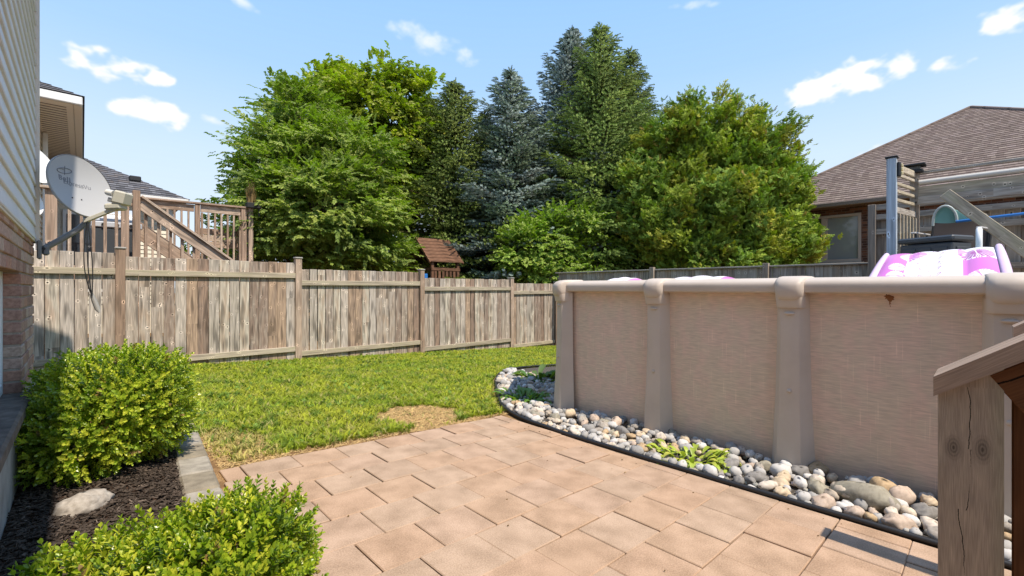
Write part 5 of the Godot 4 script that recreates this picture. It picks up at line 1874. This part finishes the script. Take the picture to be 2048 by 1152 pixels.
func build_dish() -> void:
	var c := V(-0.0032, 5.0, 2.118) - Vector3(0.6284, 0.2555, 0.7347) * 0.045
	var d := thing("satellite_dish", "grey satellite dish with faded print on the corner of the beige house", "satellite dish", V(-0.24, 4.96, 1.6))
	var o := -d.position
	var bs := aim_z(Vector3(0.6284, 0.2555, 0.7347))
	var depth := 0.045
	var r := 0.236
	var refl := part("reflector", dish_mesh(r, depth), M.dish, d, Transform3D(bs, c + o))
	# faded print: an ellipse with a stroke through it and two words
	var ring: Array = []
	var rr: Array = []
	for i in 25:
		var a := TAU * i / 24.0
		var p := Vector2(-0.086 + cos(a) * 0.060, 0.114 + sin(a) * 0.021 + cos(a) * 0.010)
		ring.append(Vector3(p.x, p.y, depth * p.length_squared() / (r * r) + 0.0022))
		rr.append(0.0022)
	part("emblem", tube_mesh(ring, rr, 4), M.print, refl)
	part("emblem", tube_mesh([Vector3(-0.080, 0.150, 0.026), Vector3(-0.086, 0.082, 0.0145)], [0.0022, 0.0022], 4), M.print, refl)
	part("emblem", tube_mesh([Vector3(-0.125, 0.120, 0.0265), Vector3(-0.09, 0.123, 0.0215)], [0.0018, 0.0018], 4), M.print, refl)
	for q in [["Bell", -0.142, 0.052, 0.046, true], ["ExpressVu", -0.106, 0.027, 0.038, false]]:
		var sf := SystemFont.new()
		sf.font_names = PackedStringArray(["Droid Sans"])
		if q[4]:
			sf.font_weight = 700
		var pen: float = q[1]
		for ch in str(q[0]):
			var tm := TextMesh.new()
			tm.text = ch
			tm.font = sf
			tm.font_size = 48
			tm.pixel_size = q[3] / 48.0 * 1.2
			tm.depth = 0.0014
			var wd: float = sf.get_string_size(ch, HORIZONTAL_ALIGNMENT_LEFT, -1, 48).x * tm.pixel_size
			var px := pen + wd * 0.5
			var py: float = q[2] - (px - q[1]) * 0.05
			var pz := depth * (px * px + py * py) / (r * r)
			var nd := Vector3(-2.0 * depth * px / (r * r), -2.0 * depth * py / (r * r), 1.0)
			part("letter", tm, M.print, refl, Transform3D(aim_z(nd) * Basis(Vector3(0, 0, 1), -0.05), Vector3(px, py, pz + 0.0012)))
			pen += wd
	for p in [Vector2(-0.067, -0.10), Vector2(0.004, -0.102)]:
		part("bolt", lump(Vector3(0.006, 0.006, 0.004), 0, 0.0, 5, 8), M.dark, refl, Transform3D(Basis.IDENTITY, Vector3(p.x, p.y, depth * p.length_squared() / (r * r) + 0.001)))
	part("rear_bracket", box_mesh(Vector3(0.14, 0.16, 0.05), 0.01), M.dishmetal, refl, Transform3D(Basis.IDENTITY, Vector3(0, -0.04, -0.035)))
	# mast: up from the wall foot in a bend to the back of the reflector
	var foot := V(-0.235, 4.985, 1.585)
	var mp := [foot, V(-0.20, 4.985, 1.615), V(-0.10, 4.99, 1.70), V(-0.02, 5.0, 1.775), V(0.025, 5.01, 1.835), V(0.02, 5.05, 1.91), V(-0.015, 5.085, 2.03)]
	var pts: Array = []
	var rad: Array = []
	for p in mp:
		pts.append(p + o)
		rad.append(0.022)
	part("mast", tube_mesh(pts, rad, 10), M.dishmetal, d)
	part("wall_foot", boxr(WE + 0.02, WE + 0.045, 4.90, 5.0, 1.52, 1.66, 0.012), M.dishmetal, d, Transform3D(Basis.IDENTITY, o))
	part("pivot_plate", boxr(WE + 0.046, WE + 0.085, 4.955, 5.005, 1.55, 1.63, 0.012), M.dishmetal, d, Transform3D(Basis.IDENTITY, o))
	part("pivot_bolt", tube_mesh([V(-0.215, 4.945, 1.60) + o, V(-0.215, 4.95, 1.60) + o], [0.011, 0.011], 10), M.dark, d)
	# feed arm and the two-eyed receiver
	var low := refl.transform * Vector3(0.0, -r * 1.10, depth - 0.02)
	var head := V(0.235, 4.84, 2.03) + o
	part("feed_arm", beam_mesh(low + Vector3(-0.02, -0.03, 0), head + Vector3(-0.02, -0.075, 0.0), 0.026, 0.030, 0.004), M.lnb, d)
	var dirf := (c + o - head).normalized()
	var hb := aim_z(dirf)
	var lnb := part("receiver", box_mesh(Vector3(0.115, 0.105, 0.085), 0.012), M.lnb, d, Transform3D(hb, head))
	part("receiver_cradle", box_mesh(Vector3(0.10, 0.05, 0.12), 0.012), M.lnb, lnb, Transform3D(Basis(Vector3(1, 0, 0), 0.3), Vector3(0, -0.082, 0.03)))
	for x in [-0.032, 0.034]:
		part("feed_horn", tube_mesh([Vector3(x, 0.02, 0.05), Vector3(x, 0.02, 0.085), Vector3(x, 0.02, 0.10)], [0.024, 0.026, 0.022], 12), mat(0.62, 0.6, 0.55, 0.5), lnb)
	part("connector", box_mesh(Vector3(0.08, 0.035, 0.03), 0.004), M.dishmetal, lnb, Transform3D(Basis.IDENTITY, Vector3(0, -0.035, 0.064)))
	# cables hanging from the arm, ending in a coupling
	for k in 3:
		var cp: Array = []
		var cr: Array = []
		for i in 15:
			var t := i / 14.0
			var p := low.lerp(V(0.055, 4.93, 1.235) + o, t)
			p += Vector3((-0.028 if k == 0 else (0.012 if k == 1 else -0.01)) * sin(PI * t) * (1.0 + 0.4 * t), -0.03 * sin(PI * t), 0.01 * k)
			cp.append(p)
			cr.append(0.0042)
		part("cable", tube_mesh(cp, cr, 6), M.black, d)
	part("cable_coupling", tube_mesh([V(0.05, 4.93, 1.255) + o, V(0.068, 4.93, 1.20) + o, V(0.088, 4.93, 1.13) + o, V(0.098, 4.93, 1.10) + o], [0.012, 0.018, 0.018, 0.005], 8), mat(0.35, 0.33, 0.3, 0.5), d)

# ------------------------------------------------------------------ deck beyond the pool, at the right
func build_right_deck() -> void:
	var d := thing("pool_deck", "grey wooden pool deck with tall post, slatted screen and rails at the right", "deck", V(7.8, 0.0, 0))
	var o := Transform3D(Basis.IDENTITY, -d.position)
	for i in 20:
		part("floor_board", boxr(6.68 + i * 0.133, 6.80 + i * 0.133, -4.0, 1.0, 1.27, 1.30, 0.003, strip_rect(i, 3.0)), M.greyfence, d, o)
	part("joist", boxr(6.66, 6.695, -4.0, 1.0, 1.05, 1.268, 0.003, strip_rect(5, 3.0)), M.greyfence, d, o)
	part("joist", boxr(6.70, 9.3, 0.96, 1.0, 1.05, 1.268, 0.003, strip_rect(6, 2.0)), M.greyfence, d, o)
	for n in [-3.6, -1.6, 0.4]:
		for e in [6.76, 8.0, 9.2]:
			part("support_post", boxr(e - 0.05, e + 0.05, n - 0.05, n + 0.05, -0.5, 1.045, 0.004, strip_rect(int(e * 3 + n))), M.greyfence, d, o)
	# screen: two posts and five slats
	part("post", boxr(7.58, 7.68, 0.775, 0.875, -0.4, 2.985, 0.005, strip_rect(2)), M.bluegrey, d, o)
	part("post_cap", boxr(7.565, 7.695, 0.76, 0.89, 2.986, 3.01, 0.006), M.black, d, o)
	part("post", boxr(8.56, 8.66, 0.63, 0.73, -0.4, 2.93, 0.005, strip_rect(9)), M.greyfence, d, o)
	var cap := part("post_lamp", boxr(8.51, 8.71, 0.58, 0.78, 2.93, 2.975, 0.01), M.black, d, o)
	part("lamp_roof", boxr(8.49, 8.73, 0.56, 0.80, 3.03, 3.06, 0.012), M.black, cap)
	part("lamp_glass", boxr(8.545, 8.675, 0.615, 0.745, 2.976, 3.029, 0.004), mat(0.10, 0.10, 0.09, 0.2), cap)
	var wl := part("wall_lamp", boxr(7.60, 7.68, 0.735, 0.774, 2.74, 2.93, 0.012), M.dark, d, o)
	for k in 3:
		part("lamp_glass", boxr(7.61, 7.685, 0.715, 0.734, 2.765 + k * 0.05, 2.80 + k * 0.05, 0.004), mat(0.62, 0.52, 0.28, 0.4), wl)
	for q in [[2.885, 2.60, 0.09], [2.79, 2.50, 0.045], [2.67, 2.395, 0.045], [2.57, 2.30, 0.045], [2.455, 2.19, 0.045]]:
		part("slat", beam_mesh(V(7.68, 0.80, q[0]), V(8.56, 0.68, q[0] + 0.03), 0.03, q[2], 0.008, strip_rect(int(q[0] * 20)), Vector3.UP), M.rail, d, o)
	part("rail", beam_mesh(V(7.68, 0.80, 2.32), V(8.56, 0.68, 2.34), 0.04, 0.08, 0.004, strip_rect(4)), M.greyfence, d, o)
	part("rail", beam_mesh(V(7.68, 0.80, 1.46), V(8.56, 0.68, 1.46), 0.04, 0.08, 0.004, strip_rect(5)), M.greyfence, d, o)
	for i in 6:
		var t := (i + 0.3) / 6.0
		var e := lerpf(7.68, 8.56, t)
		part("picket", boxr(e, e + 0.075, 0.755 - 0.12 * t, 0.775 - 0.12 * t, 1.5, 2.28, 0.003, strip_rect(i * 5)), M.rail, d, o)
	# rails running south
	part("rail", boxr(8.58, 8.62, -4.0, 0.63, 2.915, 2.955, 0.006, strip_rect(1, 3.0)), M.greyfence, d, o)
	part("pipe_rail", tube_mesh([V(8.54, 0.63, 2.785), V(8.54, -4.0, 2.785)], [0.035, 0.035], 10), mat(0.55, 0.52, 0.47, 0.5), d, o)
	part("rail", boxr(8.55, 8.60, -4.0, 0.64, 2.59, 2.73, 0.006, strip_rect(2, 3.0)), M.rail, d, o)
	part("rail", boxr(8.50, 8.548, -4.0, 0.64, 2.47, 2.585, 0.006, strip_rect(7, 3.0)), M.greyfence, d, o)
	# sloping stair rail
	part("stair_rail", beam_mesh(V(7.7, 0.33, 2.47), V(7.7, -1.0, 0.95), 0.05, 0.125, 0.005, strip_rect(11, 1.5)), M.rail, d, o)
	# storage box
	var b := thing("storage_box", "dark grey plastic deck storage box behind the tilted pink float", "storage box", V(6.95, 0.27, 1.30))
	var bx := Vector3(0.217, 0, -0.437).normalized()
	var bz := Vector3(0.437, 0, 0.217).normalized()
	var bb := Basis(bz, Vector3.UP, -bx)
	var corner := V(6.9, 0.235, 1.30) - b.position
	var wv := bx * 0.52
	var dv := bz * 0.33
	var mid := corner + (wv + dv) * 0.5
	part("body", box_mesh(Vector3(0.33, 0.50, 0.52), 0.015), M.charcoal, b, Transform3D(bb, mid + Vector3(0, 0.26, 0)))
	part("lid", box_mesh(Vector3(0.37, 0.065, 0.56), 0.018), M.charcoal, b, Transform3D(bb, mid + Vector3(0, 0.555, 0)))
	for k in 3:
		part("front_panel", box_mesh(Vector3(0.014, 0.20, 0.125), 0.006), M.charcoal, b, Transform3D(bb, mid - dv * 0.5 - bz * 0.006 + bx * (k - 1) * 0.155 + Vector3(0, 0.36, 0)))
	part("side_panel", box_mesh(Vector3(0.22, 0.24, 0.014), 0.006), M.charcoal, b, Transform3D(bb, mid - wv * 0.5 - bx * 0.006 + Vector3(0, 0.34, 0)))
	# chair behind the box
	var c := thing("patio_chair", "patio chair with brown sling back standing behind the storage box", "chair", V(7.75, 0.28, 1.30))
	var cx := Vector3(0.25, 0, -0.97).normalized()
	var cz := Vector3(-0.97, 0, -0.25).normalized()
	var cb := Basis(cx, Vector3.UP, cx.cross(Vector3.UP))
	part("seat", box_mesh(Vector3(0.50, 0.03, 0.46), 0.01), M.sling, c, Transform3D(cb, Vector3(0, 0.42, 0)))
	var br: Array = []
	for i in 5:
		var row: Array[Vector3] = []
		for j in 9:
			var s := j / 8.0 - 0.5
			row.append(cb * Vector3(s * 0.50, 0.44 + i * 0.115, 0.20 + i * 0.03 - 0.05 * (0.25 - s * s)))
		br.append(row)
	var bst := S()
	sheet(bst, br, -cz)
	part("sling_back", bst.commit(), M.sling, c)
	for s in [-1.0, 1.0]:
		part("frame", tube_mesh([cb * Vector3(0.26 * s, 0.0, 0.28), cb * Vector3(0.26 * s, 0.44, 0.20), cb * Vector3(0.26 * s, 0.85, 0.31), cb * Vector3(0.22 * s, 0.905, 0.325)], [0.013, 0.013, 0.013, 0.012], 8), M.dark, c)
		part("armrest", beam_mesh(cb * Vector3(0.30 * s, 0.70, 0.30), cb * Vector3(0.30 * s, 0.70, -0.2), 0.05, 0.022, 0.008), mat(0.45, 0.44, 0.43, 0.5), c)
		part("leg", tube_mesh([cb * Vector3(0.30 * s, 0.69, -0.12), cb * Vector3(0.27 * s, 0.0, -0.22)], [0.013, 0.013], 8), M.dark, c)
		part("leg", tube_mesh([cb * Vector3(0.30 * s, 0.69, 0.22), cb * Vector3(0.27 * s, 0.0, 0.05)], [0.013, 0.013], 8), M.dark, c)
	part("top_bar", tube_mesh([cb * Vector3(-0.22, 0.905, 0.325), cb * Vector3(0.22, 0.905, 0.325)], [0.013, 0.013], 8), mat(0.3, 0.22, 0.16, 0.5), c)
	# leaf skimmer: hooped net on a blue pole
	var k := thing("leaf_skimmer", "green pool leaf net on a long blue pole above the brown chair", "pool net", V(7.9, 0.22, 2.3))
	var hoop: Array = []
	var hr: Array = []
	for i in 13:
		var a := PI * i / 12.0
		hoop.append(V(0.02 - 0.02 * sin(a), 0.12 + 0.11 * cos(a), -0.16 + 0.20 * sin(a)))
		hr.append(0.014)
	hoop.push_front(V(0.02, 0.23, -0.20))
	hr.push_front(0.014)
	part("hoop", tube_mesh(hoop, hr, 8), mat(0.45, 0.50, 0.48, 0.5), k)
	var nr: Array = []
	for i in 7:
		var t := i / 6.0
		var row: Array[Vector3] = []
		for j in 13:
			var a := PI * j / 12.0
			var sh := 1.0 - 0.42 * t
			row.append(V(0.03 + 0.02 * t, 0.12 + 0.10 * cos(a) * sh - 0.24 * t, -0.16 + 0.19 * sin(a) * sh - 0.02 * sin(PI * t)))
		nr.append(row)
	var ns := S()
	sheet(ns, nr, Vector3.ZERO)
	part("net", ns.commit(), M.net, k)
	part("pole", tube_mesh([V(0.0, 0.02, -0.17), V(0.0, -3.2, 0.02)], [0.017, 0.017], 8), M.blue, k)

# ------------------------------------------------------------------ cedar play tower
func build_playhouse() -> void:
	var p := thing("play_tower", "brown wooden children's play tower with gabled shingle roof behind the fence", "playhouse", V(7.9, 11.9, gy(7.9)))
	var o := Transform3D(Basis.IDENTITY, -p.position)
	var e0 := 7.4
	var e1 := 8.45
	var n0 := 11.18
	var n1 := 12.6
	for e in [e0 + 0.06, e1 - 0.06]:
		for n in [n0 + 0.06, n1 - 0.06]:
			part("post", boxr(e - 0.045, e + 0.045, n - 0.045, n + 0.045, -0.3, 2.16, 0.005, strip_rect(int(e * 9 + n))), M.cedarwood, p, o)
	# roof: boards lapped down each side
	for side in [-1.0, 1.0]:
		for k in 7:
			var t0 := k / 7.0
			var t1 := (k + 1.15) / 7.0
			var nc := (n0 + n1) * 0.5
			var ya := lerpf(2.84, 2.10, t0)
			var yb := lerpf(2.84, 2.10, t1)
			var na = nc - side * 0.74 * t0
			var nb = nc - side * 0.74 * t1
			var st := S()
			var lift := Vector3(0, 0.022, 0)
			quad(st, V(e0 - 0.1, na, ya), V(e1 + 0.1, na, ya), V(e1 + 0.1, nb, yb) + lift, V(e0 - 0.1, nb, yb) + lift, Vector3(0, 1, side), Vector2(0.02, 0), Vector2(0.02, 1), Vector2(0.06, 1), Vector2(0.06, 0))
			quad(st, V(e0 - 0.1, nb, yb) + lift, V(e1 + 0.1, nb, yb) + lift, V(e1 + 0.1, nb, yb - 0.01), V(e0 - 0.1, nb, yb - 0.01), Vector3(0, 0, side), Vector2(0.02, 0), Vector2(0.02, 1), Vector2(0.03, 1), Vector2(0.03, 0))
			part("roof_board", st.commit(), M.cedarwood, p, o)
	var nc := (n0 + n1) * 0.5
	for e in [e0 - 0.08, e1 + 0.08]:
		for s in [-1.0, 1.0]:
			part("barge_board", beam_mesh(V(e, nc, 2.80), V(e, nc + s * 0.76, 2.04), 0.03, 0.07, 0.004, strip_rect(3)), M.cedarwood, p, o)
			part("truss_strut", beam_mesh(V(e, nc, 2.30), V(e, nc + s * 0.16, 2.62), 0.03, 0.04, 0.003, strip_rect(5)), M.cedarwood, p, o)
		part("truss_post", beam_mesh(V(e, nc, 2.28), V(e, nc, 2.78), 0.03, 0.045, 0.003, strip_rect(7)), M.cedarwood, p, o)
		part("tie_beam", beam_mesh(V(e, nc - 0.5, 2.27), V(e, nc + 0.5, 2.27), 0.03, 0.08, 0.003, strip_rect(8)), M.cedarwood, p, o)
	# rails and pickets
	for y in [1.86, 1.30]:
		part("rail", boxr(e0, e1, n0 + 0.0, n0 + 0.04, y - 0.045, y + 0.045, 0.003, strip_rect(2)), M.cedarwood, p, o)
		part("rail", boxr(e0, e0 + 0.04, n0, n1, y - 0.045, y + 0.045, 0.003, strip_rect(6)), M.cedarwood, p, o)
	for i in 7:
		var e := e0 + 0.1 + i * 0.135
		part("picket", boxr(e, e + 0.085, n0 - 0.02, n0 - 0.001, 1.2, 1.80, 0.003, strip_rect(i * 3)), M.cedarwood, p, o)
	for i in 5:
		var n := n0 + 0.2 + i * 0.22
		part("picket", boxr(e0 - 0.02, e0 - 0.001, n, n + 0.09, 1.2, 1.80, 0.003, strip_rect(i * 3 + 1)), M.cedarwood, p, o)
	part("platform", boxr(e0, e1, n0, n1, 1.1, 1.16, 0.004, strip_rect(4)), M.cedarwood, p, o)
	part("slide_side", boxr(e0 - 0.35, e0 - 0.05, n0 + 0.10, n0 + 0.16, 1.3, 1.72, 0.03), M.blue, p, o)

# ------------------------------------------------------------------ stair rails at the right edge, close to the camera
func build_stair_rails() -> void:
	var lab := ["weathered wooden stair railing with thick post at the right edge, nearest the camera", "second stair railing showing only its end above the near railing at the right edge"]
	var k := 0
	for e in [1.40, 2.82]:
		var r := thing("stair_railing", lab[k], "railing", V(e, 0.02, gy(e)))
		var o := Transform3D(Basis.IDENTITY, -r.position)
		var n0 := 0.075 if k == 0 else -0.085
		var y0 := 1.108 if k == 0 else 1.140
		var sl := 0.70
		var len := 2.2
		var a := V(e, n0, y0)
		var b := V(e, n0 - len, y0 + len * sl)
		# hand rail with its end cut plumb
		var st := S()
		var t := 0.042
		var w := 0.07
		var rect := Rect2(0.1, 0.0, 0.35, 1.0)
		var q: Array[Vector3] = []
		for s in [-1.0, 1.0]:
			q.append_array([a + Vector3(s * w, 0.0, 0), a + Vector3(s * w, -t, 0), b + Vector3(s * w, -t, 0), b + Vector3(s * w, 0, 0)])
		var uvs := [Vector2(0.1, 0), Vector2(0.3, 0), Vector2(0.3, 2.4), Vector2(0.1, 2.4)]
		quad(st, q[0], q[1], q[2], q[3], Vector3(-1, 0, 0), uvs[0], uvs[1], uvs[2], uvs[3])
		quad(st, q[4], q[5], q[6], q[7], Vector3(1, 0, 0), uvs[0], uvs[1], uvs[2], uvs[3])
		quad(st, q[0], q[4], q[7], q[3], Vector3.UP, uvs[0], Vector2(0.7, 0), Vector2(0.7, 2.4), uvs[3])
		quad(st, q[1], q[5], q[6], q[2], Vector3.DOWN, uvs[0], Vector2(0.7, 0), Vector2(0.7, 2.4), uvs[3])
		quad(st, q[0], q[4], q[5], q[1], Vector3(0, 0, -1), Vector2(0.1, 0), Vector2(0.5, 0), Vector2(0.5, 0.05), Vector2(0.1, 0.05))
		part("hand_rail", st.commit(), M.nearrail, r, o)
		# post with sloping top under the rail
		var ps := S()
		var back := 0.0 if k == 0 else 0.30
		var pn0 := n0 - 0.006 - back
		var pn1 := n0 - 0.104 - back
		var c: Array[Vector3] = []
		for ee in [e - 0.046, e + 0.046]:
			c.append_array([V(ee, pn0, gy(e) - 0.1), V(ee, pn0, y0 - t - 0.001 + (0.006 + back) * sl), V(ee, pn1, y0 - t - 0.001 + (0.104 + back) * sl), V(ee, pn1, gy(e) - 0.1)])
		quad(ps, c[0], c[1], c[2], c[3], Vector3(-1, 0, 0), Vector2(0.0, 1.72), Vector2(0.0, 0.03), Vector2(1.0, -0.07), Vector2(1.0, 1.72))
		quad(ps, c[4], c[5], c[6], c[7], Vector3(1, 0, 0), Vector2(0.0, 1.72), Vector2(0.0, 0.03), Vector2(1.0, -0.07), Vector2(1.0, 1.72))
		quad(ps, c[0], c[1], c[5], c[4], Vector3(0, 0, -1), Vector2(0.0, 1.72), Vector2(0.0, 0.03), Vector2(1.0, -0.07), Vector2(1.0, 1.72))
		quad(ps, c[3], c[2], c[6], c[7], Vector3(0, 0, 1), Vector2(0.0, 1.72), Vector2(0.0, 0.03), Vector2(1.0, -0.07), Vector2(1.0, 1.72))
		quad(ps, c[1], c[2], c[6], c[5], Vector3.UP)
		part("post", ps.commit(), M.near, r, o)
		# board under the rail behind the post, and the dark stair skirt
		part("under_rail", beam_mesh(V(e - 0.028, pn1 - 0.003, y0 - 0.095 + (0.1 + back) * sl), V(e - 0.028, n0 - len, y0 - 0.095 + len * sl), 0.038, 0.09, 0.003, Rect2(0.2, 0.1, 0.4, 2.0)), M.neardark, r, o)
		var sk := S()
		for i in 6:
			var na := pn1 - 0.012 - i * 0.145
			cbox(sk, Vector3(0.02, 1.25, 0.138), Transform3D(Basis.IDENTITY, V(e + 0.02, na - 0.069, gy(e) + 0.47 + 0.145 * sl * i + back * sl)), 0.003, Rect2(0.15 * i, 0.1 * i, 0.3, 0.9))
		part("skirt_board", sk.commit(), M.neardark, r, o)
		k += 1

# ------------------------------------------------------------------ lawn
func tuft(sd: int) -> ArrayMesh:
	var r := RandomNumberGenerator.new()
	r.seed = sd
	var st := S()
	for i in 6:
		var a := r.randf_range(0, TAU)
		var d := Vector3(cos(a), 0, sin(a))
		var s := d.cross(Vector3.UP)
		var b := d * r.randf_range(0.0, 0.012)
		var h := r.randf_range(0.03, 0.075)
		var w := 0.0026
		var m := b + d * h * r.randf_range(0.15, 0.35) + Vector3(0, h * 0.6, 0)
		var t := b + d * h * r.randf_range(0.5, 1.0) + Vector3(0, h * r.randf_range(0.75, 1.0), 0)
		var f := r.randf_range(0.85, 1.15)
		st.set_color(Color(f, f, f))
		quad(st, b - s * w, b + s * w, m + s * w * 0.8, m - s * w * 0.8, Vector3.UP)
		tri(st, m - s * w * 0.8, m + s * w * 0.8, t, Vector3.UP)
	return st.commit()

func build_lawn() -> void:
	var tf := [tuft(1), tuft(2)]
	var curve := edge_curve()
	var bed := PackedVector2Array(curve)
	bed.append(Vector2(7.6, -2.4))
	for part_no in 2:
		var xf: Array[Transform3D] = []
		var cc := PackedColorArray()
		for k in 60000:
			var e := rf(-1.2, 9.5)
			var n := rf(3.38, 8.34)
			# nearer ground gets more of them
			var dist := Vector2(e, n).length()
			if rng.randf() > clampf(7.5 / dist, 0.35, 1.0):
				continue
			if e < 0.66 + 0.0 and n < 5.2:
				continue
			if e < 0.72 and n < 3.6:
				continue
			if e > 3.0 and Geometry2D.is_point_in_polygon(Vector2(e + 0.07, n), bed):
				continue
			var wob := nz.get_noise_2d(e * 2.6, n * 2.6)
			var edge := n - 3.36 - 0.09 - 0.07 * wob
			if edge < 0.0 and rng.randf() > 0.03:
				continue
			# bare, straw-covered patch by the patio and thin spots by the border
			var pd := Vector2((e - 2.42) / 0.42, (n - 3.80) / 0.42).length() + 0.45 * nz.get_noise_2d(e * 4.0 + 9.0, n * 4.0)
			var cd := Vector2((e - 0.78) / 0.26, (n - 3.75) / 0.55).length() + 0.5 * nz.get_noise_2d(e * 4.0 - 5.0, n * 4.0)
			var dry := 0.0
			if pd < 1.0:
				if rng.randf() > 0.05:
					continue
				dry = 1.0
			elif cd < 1.0:
				if rng.randf() > 0.45:
					continue
				dry = 0.75
			var patch := nz.get_noise_2d(e * 0.9 + 30.0, n * 0.9)
			var patch2 := nz.get_noise_2d(e * 2.4 + 60.0, n * 2.4) + 0.4 * nz.get_noise_2d(e * 7.0, n * 7.0 + 20.0)
			dry = maxf(dry, clampf((patch2 - 0.38) * 2.0, 0, 0.6))
			var mixed := rng.randf()
			var lush := Color(0.295, 0.375, 0.025).lerp(Color(0.44, 0.45, 0.035), clampf(patch + 0.5, 0, 1))
			if patch2 < -0.35:
				lush = Color(0.17, 0.26, 0.03)
			var col := lush.lerp(Color(0.56, 0.43, 0.17), dry if rng.randf() < dry + 0.05 else dry * 0.4) * rf(0.62, 1.3) * (1.0 + 0.25 * nz.get_noise_2d(e * 9.0 + 3.0, n * 9.0))
			var hgt := rf(0.7, 1.25) * (0.55 if pd < 1.0 else 1.0) * (1.2 if patch2 < -0.35 else 1.0)
			if mixed < 0.10:
				col = Color(0.50, 0.42, 0.16) * rf(0.7, 1.1)
			elif mixed < 0.2:
				col = Color(0.15, 0.24, 0.03) * rf(0.8, 1.2)
			xf.append(Transform3D(Basis(Vector3.UP, rf(0, TAU)).scaled(Vector3(rf(0.9, 1.4), hgt, rf(0.9, 1.4))), V(e, n, gy(e) - 0.006)))
			cc.append(col)
		var g := multi(numbered("lawn_grass"), tf[part_no], M.grass, xf, cc, self)
		g.set_meta("kind", "stuff")
		g.set_meta("label", "green lawn grass with dry patches between the fence and the patio")
		g.set_meta("category", "grass")
		g.set_meta("group", "lawn grass")
	var kx: Array[Transform3D] = []
	var kc := PackedColorArray()
	for k in 9000:
		var e := rf(0.7, 8.0)
		var n := rf(3.5, 8.3)
		if nz.get_noise_2d(e * 1.7 + 11.0, n * 1.7 - 7.0) < 0.22 or Vector2((e - 2.42) / 0.5, (n - 3.8) / 0.5).length() < 1.0:
			continue
		if e > 3.0 and Geometry2D.is_point_in_polygon(Vector2(e + 0.08, n), bed):
			continue
		kx.append(Transform3D(aim(Vector3(rf(-1, 1), rf(0.2, 0.9), rf(-1, 1)), Vector3.UP).scaled(Vector3.ONE * rf(0.7, 1.2)), V(e, n, gy(e) + rf(0.0, 0.025))))
		kc.append(Color(0.17, 0.28, 0.05) * rf(0.7, 1.3))
	var kl := multi("clover", spray(7, 0.045, 0.024, 0.02, 1.2, 0.3, 12), M.grass, kx, kc, self)
	kl.set_meta("label", "darker clover patches growing in the lawn")
	kl.set_meta("category", "clover")
	# dead leaves and moss on the paving
	var lx: Array[Transform3D] = []
	var lc := PackedColorArray()
	for k in 34:
		var e := rf(0.7, 3.0) if k % 2 else 3.02 - absf(rng.randfn()) * 0.12
		lx.append(Transform3D(Basis(Vector3.UP, rf(0, TAU)) * Basis(Vector3(0, 0, 1), rf(-0.3, 0.3)), V(e, rf(0.0, 3.3), gy(e) + 0.017)).scaled_local(Vector3(rf(0.2, 0.6), rf(1.0, 3.0), rf(0.6, 2.2))))
		lc.append(Color(0.34, 0.22, 0.09) * rf(0.3, 1.1))
	var lt := multi("leaf_litter", box_mesh(Vector3(0.022, 0.0014, 0.004), 0.0005), M.chip, lx, lc, self)
	lt.set_meta("label", "dead leaf bits scattered over the pinkish paver patio")
	lt.set_meta("category", "leaf litter")
	# dry straw scattered on the bare soil
	var sx: Array[Transform3D] = []
	var sc := PackedColorArray()
	for k in 16000:
		var e := rf(0.64, 3.2)
		var n := rf(3.37, 4.3)
		var pd := Vector2((e - 2.42) / 0.50, (n - 3.78) / 0.50).length()
		var cd := Vector2((e - 0.8) / 0.28, (n - 3.75) / 0.6).length()
		if pd > 1.0 and cd > 1.0 and (n > 3.50 or rng.randf() > 0.5):
			continue
		sx.append(Transform3D(Basis(Vector3.UP, rf(0, TAU)) * Basis(Vector3(0, 0, 1), rf(-0.3, 0.3)), V(e, n, gy(e) + rf(0.0, 0.012))).scaled_local(Vector3(rf(0.5, 1.6), 1, 1)))
		sc.append(Color(0.74, 0.52, 0.24) * rf(0.5, 1.15))
	var s := multi("straw", box_mesh(Vector3(0.03, 0.0014, 0.0026), 0.0005), M.chip, sx, sc, self)
	s.set_meta("kind", "stuff")
	s.set_meta("label", "dry yellow straw on the bare patches at the lawn's edge")
	s.set_meta("category", "straw")
